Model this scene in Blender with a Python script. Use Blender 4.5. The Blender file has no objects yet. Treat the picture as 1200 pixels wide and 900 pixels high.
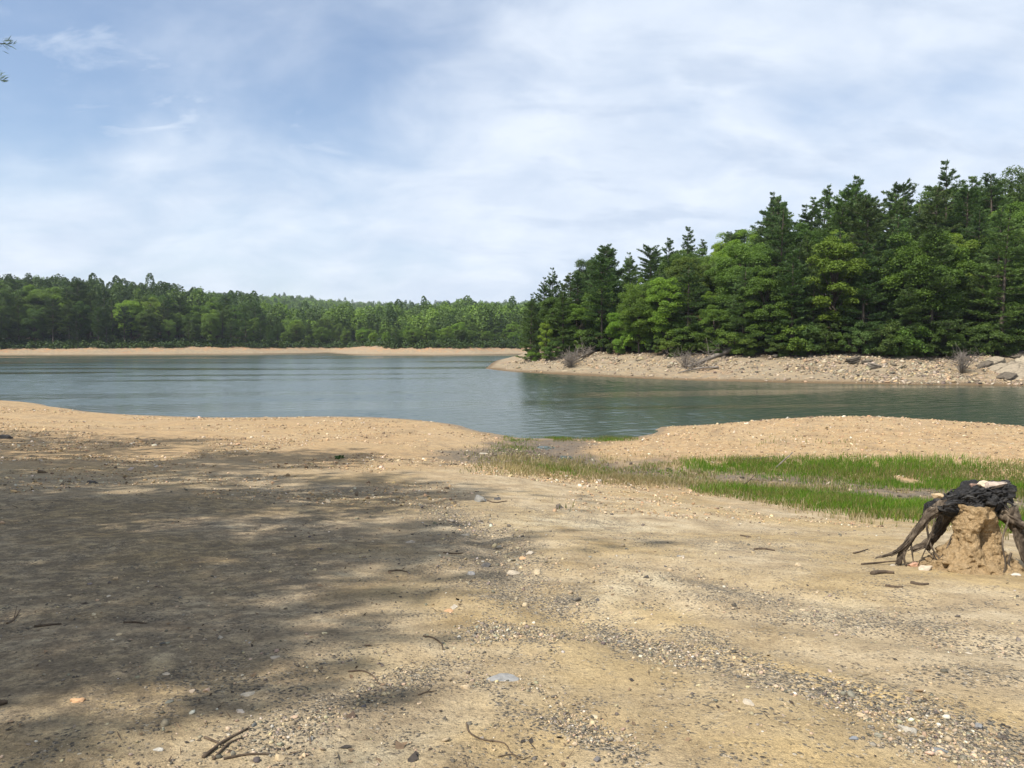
import bpy, math, random
import numpy as np
from mathutils import Vector, noise as mnoise

random.seed(7)
rng = np.random.default_rng(11)
scene = bpy.context.scene
COL = scene.collection
rad = math.radians

# ------------------------------------------------------------------ camera
EYE = 1.6
F = 850.0
PITCH = math.atan(48 / 850)
CP, SP = math.cos(PITCH), math.sin(PITCH)
WL = -2.4                                   # level of the lake

cam_d = bpy.data.cameras.new('camera')
cam_d.sensor_width = 36
cam_d.lens = F / 1200 * 36
cam_d.clip_start = 0.05
cam_d.clip_end = 9000
cam = bpy.data.objects.new('camera', cam_d)
COL.objects.link(cam)
cam.location = (0, 0, EYE)
cam.rotation_euler = (math.pi / 2 - PITCH, 0, 0)
scene.camera = cam


def ray(px, py):
    cx, cy = (px - 600) / F, (450 - py) / F
    return np.array([cx, CP + cy * SP, -SP + cy * CP])


def onz(px, py, z):
    d = ray(px, py)
    t = (z - EYE) / d[2]
    return np.array([d[0] * t, d[1] * t, z])


def ony(px, py, y):
    d = ray(px, py)
    t = y / d[1]
    return np.array([d[0] * t, y, EYE + d[2] * t])


def px_of(x, y):
    """approximate photograph column of a far point near eye level"""
    return 600 + F * x / y


# ------------------------------------------------------------------ numeric helpers
def hash2(ix, iy, seed):
    h = (ix.astype(np.int64) * 374761393 + iy.astype(np.int64) * 668265263 + seed * 1442695041) & 0xFFFFFFFF
    h = ((h ^ (h >> 13)) * 1274126177) & 0xFFFFFFFF
    h = h ^ (h >> 16)
    return (h & 0xFFFFFF) / float(0xFFFFFF)


def vnoise(x, y, seed=0):
    ix, iy = np.floor(x), np.floor(y)
    fx, fy = x - ix, y - iy
    fx = fx * fx * fx * (fx * (fx * 6 - 15) + 10)
    fy = fy * fy * fy * (fy * (fy * 6 - 15) + 10)
    a, b = hash2(ix, iy, seed), hash2(ix + 1, iy, seed)
    c, d = hash2(ix, iy + 1, seed), hash2(ix + 1, iy + 1, seed)
    return (a + (b - a) * fx) * (1 - fy) + (c + (d - c) * fx) * fy


def fbm(x, y, seed=0, octaves=4, gain=0.5):
    s, a, t = 0.0, 1.0, 0.0
    for k in range(octaves):
        s = s + a * vnoise(x * 2 ** k + 17.3 * k, y * 2 ** k - 9.1 * k, seed + k)
        t += a
        a *= gain
    return s / t


def sstep(a, b, x):
    t = np.clip((x - a) / (b - a), 0, 1)
    return t * t * (3 - 2 * t)


class RBF:
    def __init__(self, pts, c):
        p = np.array(pts, float)
        self.p, self.c = p[:, :2], c
        n = len(p)
        A = np.zeros((n + 3, n + 3))
        A[:n, :n] = self.k(p[:, None, :2] - p[None, :, :2]) + 1e-6 * np.eye(n)
        A[:n, n] = 1
        A[:n, n + 1:] = p[:, :2]
        A[n, :n] = 1
        A[n + 1:, :n] = p[:, :2].T
        b = np.zeros(n + 3)
        b[:n] = p[:, 2]
        self.w = np.linalg.solve(A, b)

    def k(self, d):
        return np.sqrt((d ** 2).sum(-1) + self.c ** 2)

    def __call__(self, x, y):
        x, y = np.asarray(x, float), np.asarray(y, float)
        sh = x.shape
        q = np.stack([x.ravel(), y.ravel()], 1)
        out = np.empty(len(q))
        n = len(self.p)
        for i in range(0, len(q), 40000):
            b = q[i:i + 40000]
            out[i:i + 40000] = self.k(b[:, None] - self.p[None]) @ self.w[:n] + self.w[n] + b @ self.w[n + 1:]
        return out.reshape(sh)


def seg_dist(x, y, P, closed=False):
    """distance of points to a polyline"""
    P = np.asarray(P, float)[:, :2]
    x, y = np.asarray(x, float), np.asarray(y, float)
    best = np.full(x.shape, 1e18)
    n = len(P)
    for i in range(n if closed else n - 1):
        a, b = P[i], P[(i + 1) % n]
        ab = b - a
        t = np.clip(((x - a[0]) * ab[0] + (y - a[1]) * ab[1]) / max(ab @ ab, 1e-9), 0, 1)
        best = np.minimum(best, (x - a[0] - t * ab[0]) ** 2 + (y - a[1] - t * ab[1]) ** 2)
    return np.sqrt(best)


def inside(x, y, P):
    P = np.asarray(P, float)[:, :2]
    x, y = np.asarray(x, float), np.asarray(y, float)
    r = np.zeros(x.shape, bool)
    n = len(P)
    for i in range(n):
        (x1, y1), (x2, y2) = P[i], P[(i + 1) % n]
        if y1 == y2:
            continue
        c = ((y1 > y) != (y2 > y)) & (x < (x2 - x1) * (y - y1) / (y2 - y1) + x1)
        r ^= c
    return r


def sdist(x, y, P):
    return np.where(inside(x, y, P), 1.0, -1.0) * seg_dist(x, y, P, True)


# ------------------------------------------------------------------ near ground shape
shore_px = [(-160, 459), (-60, 466), (0, 471), (50, 474), (82, 479), (124, 484), (192, 487.5), (234, 489), (330, 488.6),
            (430, 488.5), (485, 492), (540, 499), (581, 508.6), (605, 513), (640, 514), (690, 514), (725, 514)]
near_pts = []
for px, py in shore_px:
    p = onz(px, py, WL)
    near_pts.append(tuple(p))
    u = p[:2] / np.linalg.norm(p[:2])
    for d, z in ((3.5, -2.75), (10, -3.6), (24, -5.0)):
        near_pts.append((p[0] + u[0] * d, p[1] + u[1] * d, z))
for px, py, z in [(765, 510.5, -2.33), (800, 505, -2.2), (850, 498, -1.98), (900, 492, -1.75), (950, 489, -1.62), (1000, 488.5, -1.58),
                  (1050, 490, -1.56), (1100, 493, -1.54), (1150, 496, -1.52), (1200, 500, -1.5), (1300, 507, -1.45), (1420, 513, -1.4)]:
    p = onz(px, py, z)
    near_pts.append(tuple(p))
    u = p[:2] / np.linalg.norm(p[:2])
    for d, zz in ((4.0, -2.45), (8, -3.2), (22, -5.0)):
        near_pts.append((p[0] + u[0] * d, p[1] + u[1] * d, zz))
for t in [(800, 538, -2.15), (867, 540, -2.1), (967, 540, -2.05), (1067, 543, -1.98), (1200, 550, -1.9), (1400, 560, -1.75),
          (917, 567, -2.15), (1067, 580, -2.1), (1167, 588, -2.0), (1400, 608, -1.8),
          (817, 577, -1.95), (933, 598, -1.7), (1000, 613, -1.5), (1083, 617, -1.4), (1200, 625, -1.3), (1400, 650, -1.1),
          (640, 536, -2.27), (700, 546, -2.25), (570, 540, -2.1), (760, 560, -2.15),
          (600, 900, -0.03), (900, 900, 0.0), (1200, 900, 0.0), (300, 900, -0.01), (0, 900, 0.0),
          (1120, 668, -0.5), (1250, 660, -0.55), (950, 680, -0.42), (900, 720, -0.3), (1000, 780, -0.17), (1200, 760, -0.22),
          (600, 650, -0.52), (600, 600, -0.92), (600, 578, -1.22), (600, 560, -1.5), (760, 620, -0.9), (760, 590, -1.35), (720, 700, -0.3),
          (600, 760, -0.2), (450, 680, -0.36), (300, 600, -0.75), (300, 560, -1.15), (300, 530, -1.55), (300, 510, -1.95), (450, 540, -1.6), (450, 510, -2.05),
          (450, 590, -0.95), (300, 700, -0.28), (0, 700, -0.22), (0, 600, -0.55), (0, 560, -0.85), (0, 520, -1.35), (0, 492, -1.85), (150, 505, -1.85), (150, 540, -1.25)]:
    near_pts.append(tuple(onz(*t)))
near_pts += [(0, 0, 0.0), (-6, 0, 0.1), (6, 0, 0.02), (0, -8, 0.3), (-20, -6, 0.6), (20, -6, 0.3), (-22, 10, 0.1), (-34, 24, -0.5),
             (-48, 40, -1.4), (14, 4, -0.25), (26, 8, -0.7), (40, 16, -1.0), (-60, 10, 1.5), (60, 0, 1.0), (0, -60, 4), (-60, -50, 5), (60, -50, 4), (-75, 45, -1.0), (70, 24, -1.2)]
near_rbf = RBF(near_pts, 1.2)


def near_h(x, y, micro=True):
    z = near_rbf(x, y)
    if micro:
        r = np.hypot(x, y)
        k = sstep(0.2, 3, r) * (1 - 0.6 * sstep(14, 30, r))
        z = z + k * (0.09 * (fbm(x * 0.55, y * 0.55, 3, 4) - 0.5) + 0.035 * (fbm(x * 2.6, y * 2.6, 9, 3) - 0.5))
        # wash-out gully that carries the stones down to the inlet, and tyre ruts
        for path, w, dep in GULLIES:
            d = seg_dist(x, y, path)
            z = z - dep * np.exp(-(d / w) ** 2) * (0.6 + 0.8 * fbm(x * 1.5, y * 1.5, 21, 2))
    return z


def near0(px, py):
    """where the line of sight of a column and row of the photograph meets the smooth ground"""
    d = ray(px, py)
    t = np.geomspace(1.5, 90, 1500)
    h = near_rbf(d[0] * t, d[1] * t) - (EYE + d[2] * t)
    i = int(np.argmax(h > 0))
    if h[i] <= 0:
        i = len(t) - 1
    return np.array([d[0] * t[i], d[1] * t[i], near_rbf(np.array([d[0] * t[i]]), np.array([d[1] * t[i]]))[0]])


def line(*pp):
    return np.array([near0(*p) for p in pp])


GULLIES = [(line((470, 575), (520, 592), (560, 622), (590, 650), (612, 680), (660, 715), (760, 755), (850, 782), (1000, 822), (1200, 872)), 0.22, 0.05),
           (line((690, 700), (760, 728), (900, 765), (1050, 800), (1200, 835)), 0.14, 0.03),
           (line((700, 690), (800, 722), (930, 760), (1060, 792), (1210, 815)), 0.16, 0.03),
           (line((1210, 720), (1000, 705), (850, 680), (700, 650)), 0.20, 0.03),
           (line((1210, 765), (1000, 742), (820, 712), (660, 672)), 0.20, 0.03),
           (line((1200, 560), (1000, 567), (860, 566), (760, 556), (680, 540), (640, 522)), 0.8, 0.10)]

# ------------------------------------------------------------------ far land shape
pen_front = [onz(px, py, WL) for px, py in [(569, 432), (585, 434), (600, 435.5), (650, 438.5), (700, 441), (760, 444), (820, 446), (900, 448), (1000, 450), (1100, 451.3),
                                            (1200, 452), (1330, 452.5), (1500, 453)]]
pen_poly = [p[:2] for p in pen_front] + [np.array(q) for q in [(105, 66), (180, 90), (260, 300), (60, 300), (24, 250), (2, 205), (-3.4, 168), (-4, 142), (-4, 126)]]
far_front = [onz(px, py, WL) for px, py in [(-500, 420), (-200, 418), (0, 416.6), (80, 416.4), (160, 416), (240, 415.4), (300, 415), (350, 414.2), (385, 413.6), (410, 415.6), (440, 416.1),
                                            (500, 416.3), (560, 416.1), (600, 415.2), (700, 414.5), (800, 414)]]
far_poly = [p[:2] for p in far_front] + [np.array(q) for q in [(300, 420), (3200, 1500), (3200, 5200), (-4200, 5200), (-4200, 700), (-700, 120)]]


def radial(px, d):
    return ((px - 600) / F * d, d)


hill_pts = []
for px, d, z in [(-300, 300, 5), (-300, 420, 24), (0, 275, 2.5), (0, 310, 10), (0, 360, 17.5), (0, 520, 28), (100, 275, 2.5), (100, 310, 9), (100, 360, 14.5), (100, 500, 19),
                 (200, 275, 2.0), (200, 310, 7), (200, 360, 12.5), (200, 500, 18), (270, 290, 2), (270, 360, 6), (270, 500, 11), (340, 310, 1), (340, 450, 1.5), (340, 600, 8), (340, 850, 38),
                 (400, 300, 1), (400, 400, 1.5), (400, 600, 6), (400, 850, 30), (370, 1050, 50), (430, 1050, 40), (460, 280, 1), (460, 400, 3), (460, 600, 12), (460, 750, 10), (460, 900, 16), (460, 1300, 56),
                 (520, 280, 1), (520, 400, 4), (520, 520, 15), (520, 750, 9), (520, 900, 16), (520, 1300, 56), (580, 280, 1), (580, 400, 3), (580, 600, 10), (580, 750, 7), (580, 900, 18), (580, 1300, 58),
                 (640, 300, 1), (640, 600, 13), (640, 1300, 60), (800, 600, 14), (800, 1300, 58), (1100, 900, 30), (1500, 1200, 40),
                 (0, 1500, 50), (300, 1600, 55), (600, 2500, 50), (900, 2500, 50), (200, 3500, 50), (-300, 1500, 45), (1000, 4500, 40), (0, 5000, 40)]:
    hill_pts.append((*radial(px, d), z))
hill_rbf = RBF(hill_pts, 25.0)


def far_h(x, y):
    s = sdist(x, y, far_poly)
    n = fbm(x * 0.05, y * 0.05, 5, 3)
    bank = np.interp(s, [-60, -8, 0, 4, 9, 14], [-9, -3.6, WL, -1.55, 0.1, 1.0]) + (n - 0.5) * 1.1 * sstep(0.5, 5, s)
    hill = np.maximum(hill_rbf(x, y), 0.6)
    z = bank * (1 - sstep(12, 40, s)) + hill * sstep(12, 40, s)
    return z, s


def pen_h(x, y):
    s = sdist(x, y, pen_poly)
    n = fbm(x * 0.16, y * 0.16, 15, 4)
    s2 = s + (fbm(x * 0.5, y * 0.5, 31, 3) - 0.5) * 1.3 * sstep(0.3, 2, s)
    bank = np.interp(s2, [-60, -8, 0, 1.8, 4.5, 7.2, 8.6, 12], [-9, -3.6, WL, -2.0, -1.42, -0.5, -0.05, 0.7]) + (n - 0.5) * 0.7 * sstep(1, 4, s)
    # low terraces left by the falling water
    tr = 0.16
    bank = np.where((s > 0) & (s < 8), bank + 0.35 * tr * np.sin(2 * math.pi * bank / tr) / 2, bank)
    tip = sstep(3, 30, x)
    hill = 12.5 * (1 - np.exp(-np.maximum(s - 11, 0) / 32)) * (0.45 + 0.55 * tip)
    return bank + hill, s


def land_h(x, y):
    a, sa = far_h(x, y)
    b, sb = pen_h(x, y)
    return np.maximum(a, b), sa, sb


def H1(x, y):
    xx, yy = np.array([float(x)]), np.array([float(y)])
    return float(land_h(xx, yy)[0][0])


def HN(x, y):
    return float(near_h(np.array([float(x)]), np.array([float(y)]))[0])


def land0(px, py, lo=55, hi=330):
    d = ray(px, py)
    t = np.linspace(lo, hi, 4000)
    h = land_h(d[0] * t, d[1] * t)[0] - (EYE + d[2] * t)
    i = int(np.argmax((h > 0)))
    return Vector((d[0] * t[i], d[1] * t[i], EYE + d[2] * t[i]))


# ------------------------------------------------------------------ mesh helpers
def mesh_np(name, V, faces, mat=None, smooth=False, attrs=None):
    """faces: list of int arrays (k x 3 / k x 4)"""
    V = np.asarray(V, np.float32)
    me = bpy.data.meshes.new(name)
    me.vertices.add(len(V))
    me.vertices.foreach_set('co', V.ravel())
    loops = np.concatenate([np.asarray(f, np.int32).ravel() for f in faces if len(f)])
    tot = np.concatenate([np.full(len(f), f.shape[1], np.int32) for f in faces if len(f)])
    start = np.concatenate([[0], np.cumsum(tot)[:-1]]).astype(np.int32)
    me.loops.add(len(loops))
    me.loops.foreach_set('vertex_index', loops)
    me.polygons.add(len(tot))
    me.polygons.foreach_set('loop_start', start)
    me.polygons.foreach_set('loop_total', tot)
    if smooth:
        me.polygons.foreach_set('use_smooth', np.ones(len(tot), bool))
    me.update(calc_edges=True)
    for k, v in (attrs or {}).items():
        v = np.asarray(v, np.float32)
        if v.ndim == 1:
            a = me.attributes.new(k, 'FLOAT', 'POINT')
            a.data.foreach_set('value', v)
        else:
            a = me.attributes.new(k, 'FLOAT_COLOR', 'POINT')
            a.data.foreach_set('color', np.concatenate([v, np.ones((len(v), 1), np.float32)], 1).ravel())
    if mat:
        me.materials.append(mat)
    return me


def obj(name, me, parent=None, loc=None):
    o = bpy.data.objects.new(name, me)
    COL.objects.link(o)
    if parent is not None:
        o.parent = parent
    if loc is not None:
        o.location = loc
    return o


def tag(o, label=None, cat=None, group=None, kind=None):
    for k, v in (('label', label), ('category', cat), ('group', group), ('kind', kind)):
        if v:
            o[k] = v
    return o


def empty(name, loc, rz=0.0):
    o = bpy.data.objects.new(name, None)
    o.empty_display_size = 0.2
    COL.objects.link(o)
    o.location = loc
    o.rotation_euler = (0, 0, rz)
    return o


def grid_faces(nu, nv, wrap=False):
    i, j = np.meshgrid(np.arange(nu - 1), np.arange(nv if wrap else nv - 1), indexing='ij')
    a = i * nv + j
    b = i * nv + (j + 1) % nv
    return np.stack([a.ravel(), b.ravel(), (b + nv).ravel(), (a + nv).ravel()], 1)


def catmull(P, n):
    P = np.asarray(P, float)
    if len(P) == 2:
        t = np.linspace(0, 1, n)[:, None]
        return P[0] * (1 - t) + P[1] * t
    Q = np.concatenate([[2 * P[0] - P[1]], P, [2 * P[-1] - P[-2]]])
    out = []
    for u in np.linspace(0, len(P) - 1, n):
        i = min(int(u), len(P) - 2)
        t = u - i
        p0, p1, p2, p3 = Q[i], Q[i + 1], Q[i + 2], Q[i + 3]
        out.append(0.5 * (2 * p1 + (p2 - p0) * t + (2 * p0 - 5 * p1 + 4 * p2 - p3) * t * t + (3 * p1 - p0 - 3 * p2 + p3) * t ** 3))
    return np.array(out)


def tube(P, R, n=12, seg=8, rough=0.0, freq=6.0, seed=0, ridges=0):
    """swept tube with capped ends along control points; R radii at the controls"""
    C = catmull(P, n)
    r = np.interp(np.linspace(0, 1, n), np.linspace(0, 1, len(R)), R)
    T = np.gradient(C, axis=0)
    T /= np.linalg.norm(T, axis=1)[:, None] + 1e-9
    up = np.array([0.0, 0, 1]) if abs(T[0][2]) < 0.9 else np.array([1.0, 0, 0])
    V = []
    a = np.cross(T[0], up)
    a /= np.linalg.norm(a)
    ang = np.linspace(0, 2 * math.pi, seg, endpoint=False)
    for i in range(n):
        a = a - T[i] * (a @ T[i])
        a /= np.linalg.norm(a) + 1e-9
        b = np.cross(T[i], a)
        rr = np.full(seg, r[i])
        if rough:
            for k in range(seg):
                q = Vector((math.cos(ang[k]) * 1.3 + seed, math.sin(ang[k]) * 1.3, i / n * freq))
                rr[k] *= 1 + rough * (mnoise.noise(q) + 0.5 * mnoise.noise(q * 2.7))
                if ridges:
                    rr[k] *= 1 + 0.10 * math.sin(ang[k] * ridges + 1.5 * mnoise.noise(Vector((i / n * 3, seed, 0))) * 3)
        V.append(C[i] + np.cos(ang)[:, None] * rr[:, None] * a + np.sin(ang)[:, None] * rr[:, None] * b)
    V = np.concatenate(V + [C[:1], C[-1:]])
    Fq = grid_faces(n, seg, True)
    k = np.arange(seg)
    c0 = np.stack([np.full(seg, n * seg), (k + 1) % seg, k], 1)
    c1 = np.stack([np.full(seg, n * seg + 1), (n - 1) * seg + k, (n - 1) * seg + (k + 1) % seg], 1)
    return V, Fq, np.concatenate([c0, c1])


def join(parts):
    V, Q, T, n = [], [], [], 0
    for v, q, t in parts:
        V.append(v)
        if q is not None and len(q):
            Q.append(q + n)
        if t is not None and len(t):
            T.append(t + n)
        n += len(v)
    out = []
    if Q:
        out.append(np.concatenate(Q))
    if T:
        out.append(np.concatenate(T))
    return np.concatenate(V), out


# ------------------------------------------------------------------ materials
def new_mat(name):
    m = bpy.data.materials.new(name)
    m.use_nodes = True
    nt = m.node_tree
    nt.nodes.clear()
    return m, nt, nt.nodes, nt.links


class NT:
    """a small writer for node trees"""
    def __init__(self, name):
        self.m, self.t, self.n, self.l = new_mat(name)
        self.out = self.n.new('ShaderNodeOutputMaterial')

    def node(self, typ, **kw):
        x = self.n.new('ShaderNode' + typ)
        for k, v in kw.items():
            setattr(x, k, v)
        return x

    def set(self, sock, v):
        if hasattr(v, 'is_output') or isinstance(v, bpy.types.NodeSocket):
            self.l.new(v, sock)
        else:
            if isinstance(v, tuple) and len(v) == 3 and sock.type == 'RGBA':
                v = (*v, 1)
            sock.default_value = v

    def attr(self, name):
        return self.node('Attribute', attribute_name=name)

    def noise(self, vec, scale, detail=4, rough=0.55, dist=0.0):
        x = self.node('TexNoise')
        self.set(x.inputs['Vector'], vec)
        x.inputs['Scale'].default_value = scale
        x.inputs['Detail'].default_value = detail
        x.inputs['Roughness'].default_value = rough
        x.inputs['Distortion'].default_value = dist
        return x.outputs['Fac']

    def voro(self, vec, scale, feature='F1', out='Distance', rnd=1.0):
        x = self.node('TexVoronoi', feature=feature)
        self.set(x.inputs['Vector'], vec)
        x.inputs['Scale'].default_value = scale
        x.inputs['Randomness'].default_value = rnd
        return x.outputs[out]

    def math(self, op, a, b=0.0, clamp=False):
        x = self.node('Math', operation=op, use_clamp=clamp)
        self.set(x.inputs[0], a)
        self.set(x.inputs[1], b)
        return x.outputs[0]

    def rng(self, v, a, b, c=0.0, d=1.0, smooth=True):
        x = self.node('MapRange', interpolation_type='SMOOTHSTEP' if smooth else 'LINEAR')
        self.set(x.inputs['Value'], v)
        for k, q in zip(('From Min', 'From Max', 'To Min', 'To Max'), (a, b, c, d)):
            self.set(x.inputs[k], q)
        return x.outputs['Result']

    def mix(self, fac, a, b, mode='MIX'):
        x = self.node('Mix', data_type='RGBA', blend_type=mode)
        self.set(x.inputs[0], fac)
        self.set(x.inputs[6], a)
        self.set(x.inputs[7], b)
        return x.outputs[2]

    def ramp(self, v, stops):
        x = self.node('ValToRGB')
        e = x.color_ramp.elements
        while len(e) < len(stops):
            e.new(0.5)
        for k, (p, c) in enumerate(stops):
            e[k].position = p
            e[k].color = (*c, 1)
        self.set(x.inputs['Fac'], v)
        return x.outputs['Color']

    def scale(self, vec, s):
        x = self.node('Mapping')
        self.set(x.inputs['Vector'], vec)
        x.inputs['Scale'].default_value = s
        return x.outputs['Vector']

    def bump(self, h, strength, dist, normal=None):
        x = self.node('Bump')
        x.inputs['Strength'].default_value = strength
        x.inputs['Distance'].default_value = dist
        self.set(x.inputs['Height'], h)
        if normal is not None:
            self.set(x.inputs['Normal'], normal)
        return x.outputs['Normal']

    def bsdf(self, color, rough=0.9, normal=None, spec=0.3):
        x = self.node('BsdfPrincipled')
        self.set(x.inputs['Base Color'], color)
        self.set(x.inputs['Roughness'], rough)
        x.inputs['Specular IOR Level'].default_value = spec
        if normal is not None:
            self.set(x.inputs['Normal'], normal)
        return x

    def surface(self, s):
        self.l.new(s, self.out.inputs['Surface'])
        return self.m


def mat_ground():
    t = NT('beach_dirt')
    P = t.node('NewGeometry').outputs['Position']
    big = t.noise(P, 0.35, 6, 0.6)
    mid = t.noise(P, 2.2, 8, 0.65)
    fine = t.noise(P, 38, 6, 0.75)
    c = t.ramp(mid, [(0.25, (0.235, 0.175, 0.105)), (0.5, (0.42, 0.328, 0.205)), (0.75, (0.57, 0.475, 0.325))])
    c = t.mix(t.rng(big, 0.4, 0.62), c, t.ramp(mid, [(0.3, (0.30, 0.215, 0.105)), (0.7, (0.48, 0.365, 0.20))]))
    # sand of the upper beach near the water, orange clay patches, mud of the wet ditch
    c = t.mix(t.math('MULTIPLY', t.attr('beach').outputs['Fac'], t.rng(mid, 0.2, 0.6, 0.75, 1.0)), c,
              t.ramp(t.noise(P, 5, 6, 0.7), [(0.3, (0.29, 0.19, 0.095)), (0.55, (0.43, 0.295, 0.155)), (0.75, (0.54, 0.40, 0.24))]))
    strand = t.noise(t.scale(P, (0.35, 0.35, 9.0)), 1.6, 6, 0.62, 0.2)
    c = t.mix(t.math('MULTIPLY', t.attr('beach').outputs['Fac'], t.rng(strand, 0.48, 0.66, 0, 0.6)), c, (0.235, 0.165, 0.095))
    c = t.mix(t.math('MULTIPLY', t.attr('clay').outputs['Fac'], t.rng(mid, 0.35, 0.6)), c, (0.52, 0.36, 0.14))
    c = t.mix(t.math('MULTIPLY', t.attr('pale').outputs['Fac'], t.rng(mid, 0.3, 0.65)), c, (0.56, 0.475, 0.32))
    # gravel: stones of their own colours, set in bands and loose patches
    v1 = t.node('TexVoronoi', feature='F1')
    t.set(v1.inputs['Vector'], P)
    v1.inputs['Scale'].default_value = 75
    cell = t.node('SeparateColor')
    t.l.new(v1.outputs['Color'], cell.inputs['Color'])
    stone = t.ramp(cell.outputs[0], [(0.0, (0.085, 0.075, 0.06)), (0.35, (0.18, 0.16, 0.125)), (0.6, (0.29, 0.24, 0.165)), (0.85, (0.38, 0.29, 0.18)), (1.0, (0.55, 0.48, 0.37))])
    g = t.attr('gravel').outputs['Fac']
    gn = t.math('ADD', g, t.math('MULTIPLY', t.math('SUBTRACT', t.noise(P, 3.4, 9, 0.74), 0.5), 1.9))
    gm = t.rng(t.math('ADD', gn, t.math('MULTIPLY', t.math('SUBTRACT', cell.outputs[1], 0.5), 0.7)), 0.42, 0.56)
    c = t.mix(gm, c, stone)
    # coarse speckle everywhere, and dark crumbs
    c = t.mix(0.5, c, t.ramp(fine, [(0.32, (0.25, 0.25, 0.26)), (0.5, (0.97, 0.97, 0.96)), (0.70, (1.42, 1.4, 1.32))]), 'MULTIPLY')
    c = t.mix(0.6, c, t.ramp(t.noise(P, 160, 4, 0.7), [(0.34, (0.42, 0.42, 0.42)), (0.5, (1, 1, 1)), (0.68, (1.4, 1.38, 1.34))]), 'MULTIPLY')
    v2 = t.node('TexVoronoi', feature='F1')
    t.set(v2.inputs['Vector'], P)
    v2.inputs['Scale'].default_value = 30
    sc2 = t.node('SeparateColor')
    t.l.new(v2.outputs['Color'], sc2.inputs['Color'])
    crumb = t.math('MULTIPLY', t.rng(v2.outputs['Distance'], 0.22, 0.36, 1, 0), t.rng(sc2.outputs[0], 0.45, 0.6))
    crumb = t.math('MULTIPLY', crumb, t.rng(t.noise(P, 1.3, 5, 0.6), 0.42, 0.62))
    c = t.mix(t.math('MULTIPLY', crumb, 0.8), c, t.ramp(sc2.outputs[1], [(0, (0.09, 0.075, 0.06)), (0.6, (0.17, 0.13, 0.09)), (1, (0.5, 0.44, 0.34))]))
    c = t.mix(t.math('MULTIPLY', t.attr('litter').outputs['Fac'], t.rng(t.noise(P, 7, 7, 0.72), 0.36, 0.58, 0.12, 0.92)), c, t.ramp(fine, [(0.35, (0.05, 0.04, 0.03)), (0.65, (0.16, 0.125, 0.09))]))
    c = t.mix(t.math('MULTIPLY', t.attr('mud').outputs['Fac'], t.rng(t.noise(P, 3, 6, 0.7), 0.3, 0.55, 0.25, 0.95)), c,
              t.ramp(fine, [(0.3, (0.07, 0.058, 0.043)), (0.7, (0.21, 0.175, 0.13))]))
    wet = t.attr('wet').outputs['Fac']
    c = t.mix(wet, c, t.mix(0.5, c, (0.12, 0.085, 0.05)))
    h = t.math('ADD', t.math('MULTIPLY', t.noise(P, 9, 8, 0.68), 0.7), t.math('MULTIPLY', fine, 0.22))
    peb = t.math('MULTIPLY', t.rng(v1.outputs['Distance'], 0.1, 0.55, 1, 0), t.math('ADD', t.math('MULTIPLY', gm, 0.4), 0.05))
    h = t.math('ADD', h, peb)
    h = t.math('ADD', h, t.math('MULTIPLY', crumb, 0.25))
    nrm = t.bump(h, 0.8, 0.06)
    b = t.bsdf(c, t.math('SUBTRACT', 0.95, t.math('MULTIPLY', wet, 0.45)), nrm, 0.2)
    return t.surface(b.outputs[0])


def mat_land():
    t = NT('bank_soil')
    P = t.node('NewGeometry').outputs['Position']
    sep = t.node('SeparateXYZ')
    t.l.new(P, sep.inputs[0])
    n = t.noise(P, 0.5, 7, 0.65)
    n2 = t.noise(t.scale(P, (0.25, 0.25, 6.0)), 1.4, 5, 0.6)
    c = t.ramp(n2, [(0.3, (0.17, 0.12, 0.07)), (0.46, (0.36, 0.28, 0.175)), (0.56, (0.24, 0.19, 0.125)), (0.66, (0.42, 0.345, 0.23)), (0.78, (0.25, 0.19, 0.12))])
    c = t.mix(t.math('MULTIPLY', t.attr('clay').outputs['Fac'], t.rng(n, 0.35, 0.65)), c, (0.42, 0.21, 0.095))
    c = t.mix(t.rng(t.noise(P, 1.2, 8, 0.72), 0.42, 0.62, 0, 0.75), c, (0.22, 0.185, 0.135))
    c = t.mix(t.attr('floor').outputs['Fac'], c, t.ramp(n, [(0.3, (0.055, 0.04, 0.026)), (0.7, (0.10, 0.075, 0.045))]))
    c = t.mix(t.attr('wet').outputs['Fac'], c, (0.15, 0.105, 0.06))
    h = t.math('ADD', t.noise(P, 3, 8, 0.7), t.math('MULTIPLY', n2, 1.2))
    b = t.bsdf(c, 0.95, t.bump(h, 0.7, 0.25), 0.15)
    return t.surface(b.outputs[0])


def mat_water():
    t = NT('lake_water')
    P = t.node('NewGeometry').outputs['Position']
    rp = t.node('Mapping')
    t.set(rp.inputs['Vector'], P)
    rp.inputs['Rotation'].default_value = (0, 0, rad(12))
    rp.inputs['Scale'].default_value = (0.7, 1.3, 1)
    w2 = t.noise(rp.outputs[0], 5.5, 3, 0.6, 0.3)
    nrm = t.bump(w2, 0.6, 0.012)
    b = t.bsdf((0.032, 0.050, 0.033), t.rng(t.attr('rough').outputs['Fac'], 0.15, 1.0, 0.05, 0.20, False), nrm, 0.5)
    b.inputs['IOR'].default_value = 1.33
    return t.surface(b.outputs[0])


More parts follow.
